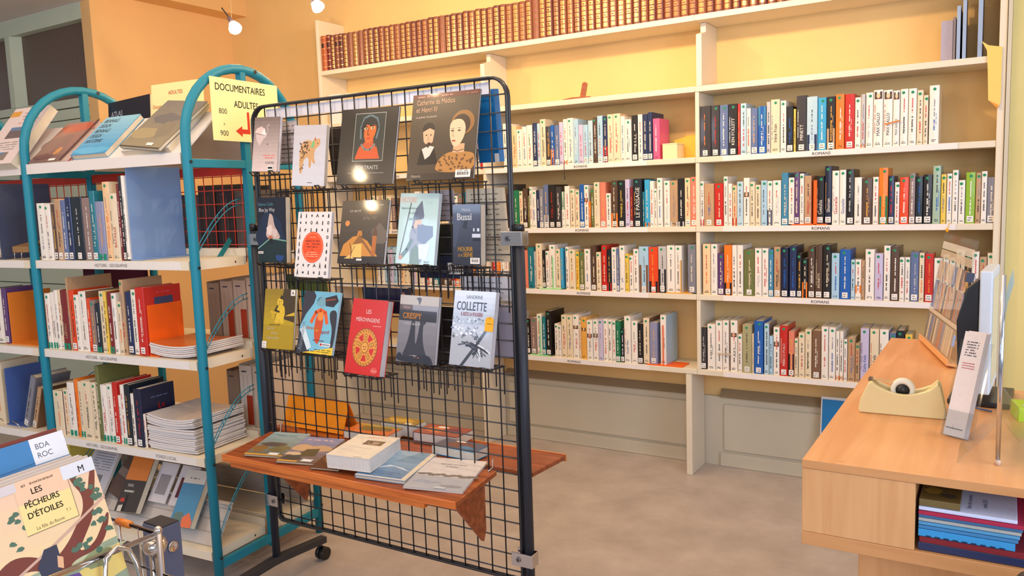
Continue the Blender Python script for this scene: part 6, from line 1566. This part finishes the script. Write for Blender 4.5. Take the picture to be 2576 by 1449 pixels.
# bookmark holder
ex = Vector((.86, -.51, 0)); M = frame((-.093, 1.745, CT+.003), ex, (.22, .24, 1))
t = thing('bookmark_holder', 'clear holder with printed white bookmarks standing on the counter', 'holder', M=M)
q = MB()
for k in range(5): q.box(.001+.0012*k, .043+.0012*k, .001+k*.0016, .002+k*.0016, 0, .207+.002*(k > 2), srgb(232, 222, 220), 'paper')
q.build('bookmarks', t)
q = MB(); sh = []
for k in range(6): sh += scribble(.2, .8, .905-k*.026, .918-k*.026, 7, srgb(90, 84, 90), rp)
for k in range(3): sh += scribble(.2, .8, .7-k*.024, .71-k*.024, 7, srgb(190, 90, 90), rp)
sh += [('r', .08, .07, .8, .006, srgb(60, 56, 60)), ('r', .4, .06, .01, .04, srgb(90, 60, 50))]
art(q, sh, .042, .205, lambda u, v, l: Vector((.001+u, .001-l, v)), 'paper', base=.0003); q.build('bookmark_print', t)
q = MB(); q.box(-.003, .054, -.0025, -.001, -.002, .05, (1, 1, 1), 'acrylic'); q.box(-.003, .054, .012, .0135, -.002, .19, (1, 1, 1), 'acrylic'); q.box(-.003, -.0015, -.001, .012, -.002, .19, (1, 1, 1), 'acrylic'); q.prism([(-.03, -.002), (.0, -.002), (.0, .0)], 0, -.03, .054, (1, 1, 1), 'acrylic'); q.build('clear_case', t)
# upright clear sign stand with chrome edge
t = thing('sign_stand', 'clear upright sign holder with a chrome rod and sloping clear feet', 'sign stand', (0, 0, 0))
q = MB(); q.box(.0, .003, 1.6, 1.9, CT, 1.335, (1, 1, 1), 'acrylic'); q.build('clear_sheet', t)
q = MB(); q.cyl((0.0015, 1.594, CT+.003), (.0015, 1.594, 1.337), .0038, srgb(206, 214, 226), 'chrome', 12); q.build('rod', t)
q = MB(); q.lathe([(.005, 0), (.005, .007), (.004, .009)], srgb(206, 176, 150), 'plastic', 12, T_((.0015, 1.594, CT))); q.build('rubber_foot', t)
for s in (-1, 1):
    q = MB(); a, b = (.0015+s*.0035), (.0015+s*.062)
    q.prism([(a, CT+.078), (b, CT), (b-s*.003, CT), (a, CT+.074)], 1, 1.62 if s > 0 else 1.575, 1.88 if s > 0 else 1.70, (1, 1, 1), 'acrylic'); q.build('sloping_foot', t)
q = MB()
for i in range(8):
    z0, z1 = 1.03+.292*i/8, 1.03+.292*(i+1)/8; f = lambda z: .0042+.012*max(0, (z-1.24)/.08)**2
    q.add([(f(z0), 1.61, z0), (f(z0), 1.88, z0), (f(z1), 1.88, z1), (f(z1), 1.61, z1)], [(0, 1, 2, 3)], srgb(166, 206, 232), 'paper', True)
q.build('paper_sheet', t)
# monitor
t = thing('computer_monitor', 'flat computer monitor with a pale bezel and black back, on the counter', 'monitor', (-.03, 1.99, CT), -.06)
q = MB(); q.box(-.012, .012, 0, .19, .03, .3, srgb(206, 214, 222), 'plastic'); q.build('bezel', t, .003)
q = MB(); q.box(.0122, .0128, .016, .174, .05, .282, srgb(196, 206, 196), 'gloss'); q.build('screen', t)
q = MB(); q.prism([(-.012, .035), (-.05, .06), (-.055, .19), (-.036, .262), (-.012, .285)], 1, .004, .186, srgb(26, 27, 32), 'plastic'); q.build('housing', t, .003)
q = MB(); q.box(-.045, -.02, .06, .13, .012, .06, srgb(28, 28, 32), 'plastic'); q.box(-.07, .05, .01, .18, 0, .012, srgb(28, 28, 32), 'plastic'); q.build('stand', t, .003)
q = MB(); q.tube([(-.02, .01, .05), (-.018, -.01, .03), (-.01, -.02, .004), (.02, -.03, .003)], .002, srgb(50, 80, 130), 'plastic', 6); q.build('cable', t)
t = thing('paper_roll', 'beige paper roll lying behind the clear display panel', 'roll', M=T_((-.06, 2.5, CT+.021)))
q = MB(); q.cyl((-.012, 0, 0), (-.0, .24, 0), .0205, srgb(214, 160, 116), 'paper', 20); q.build('roll', t); q = MB(); q.cyl((-.0121, -.0008, 0), (-.012, -.0001, 0), .011, srgb(40, 34, 30), 'paper', 14); q.build('core', t)
t = thing('sticky_note_block', 'lime green sticky note block at the right edge of the counter', 'note block', (.036, 1.905, CT), .2)
MB().box(0, .07, 0, .07, 0, .03, srgb(176, 196, 50), 'paper').build('block', t); q = MB(); art(q, [('p', [(.1, .2), (.5, .1), (.9, .3), (.6, .5), (.3, .4)], srgb(206, 226, 240))], .07, .07, TOPF(.03), 'paper', base=.0006); q.build('note', t)
t = thing('wood_splinter', 'tiny orange scrap of paper on the front of the counter', 'scrap', (-.246, 1.5, CT)); MB().box(0, .012, 0, .003, 0, .0006, srgb(230, 170, 120), 'paper').build('scrap', t)
# chair back at the lower right corner
t = thing('office_chair', 'black padded office chair before the counter, only its top in view', 'chair', (.055, 1.2, 0))
q = MB(); q.ball((0, 0, .80), .2, srgb(28, 30, 36), 'plastic', 16, (.34, .22, .98)); q.build('backrest', t)
q = MB(); q.ball((-.012, -.035, .955), .02, srgb(214, 190, 140), 'plastic', 10, (1.6, .6, .8)); q.build('badge', t)
q = MB(); q.lathe([(.16, .44), (.2, .455), (.2, .5), (.17, .52)], srgb(30, 30, 36), 'plastic', 24, T_((0, -.2, 0))); q.build('seat', t)
q = MB(); q.cyl((0, -.2, .08), (0, -.2, .44), .02, BLACKW, 'plastic', 12); q.tube([(0, -.2, .45), (0, 0, .44), (0, .02, .64)], .012, BLACKW, 'plastic', 8); q.build('stem', t)
for k in range(5):
    a = 2*PI*k/5; q = MB(); q.tube([(0, -.2, .09), (.22*math.cos(a), -.2+.22*math.sin(a), .05)], .016, BLACKW, 'plastic', 8); q.ball((.22*math.cos(a), -.2+.22*math.sin(a), .026), .026, BLACKW, 'plastic', 8); q.build('leg', t)
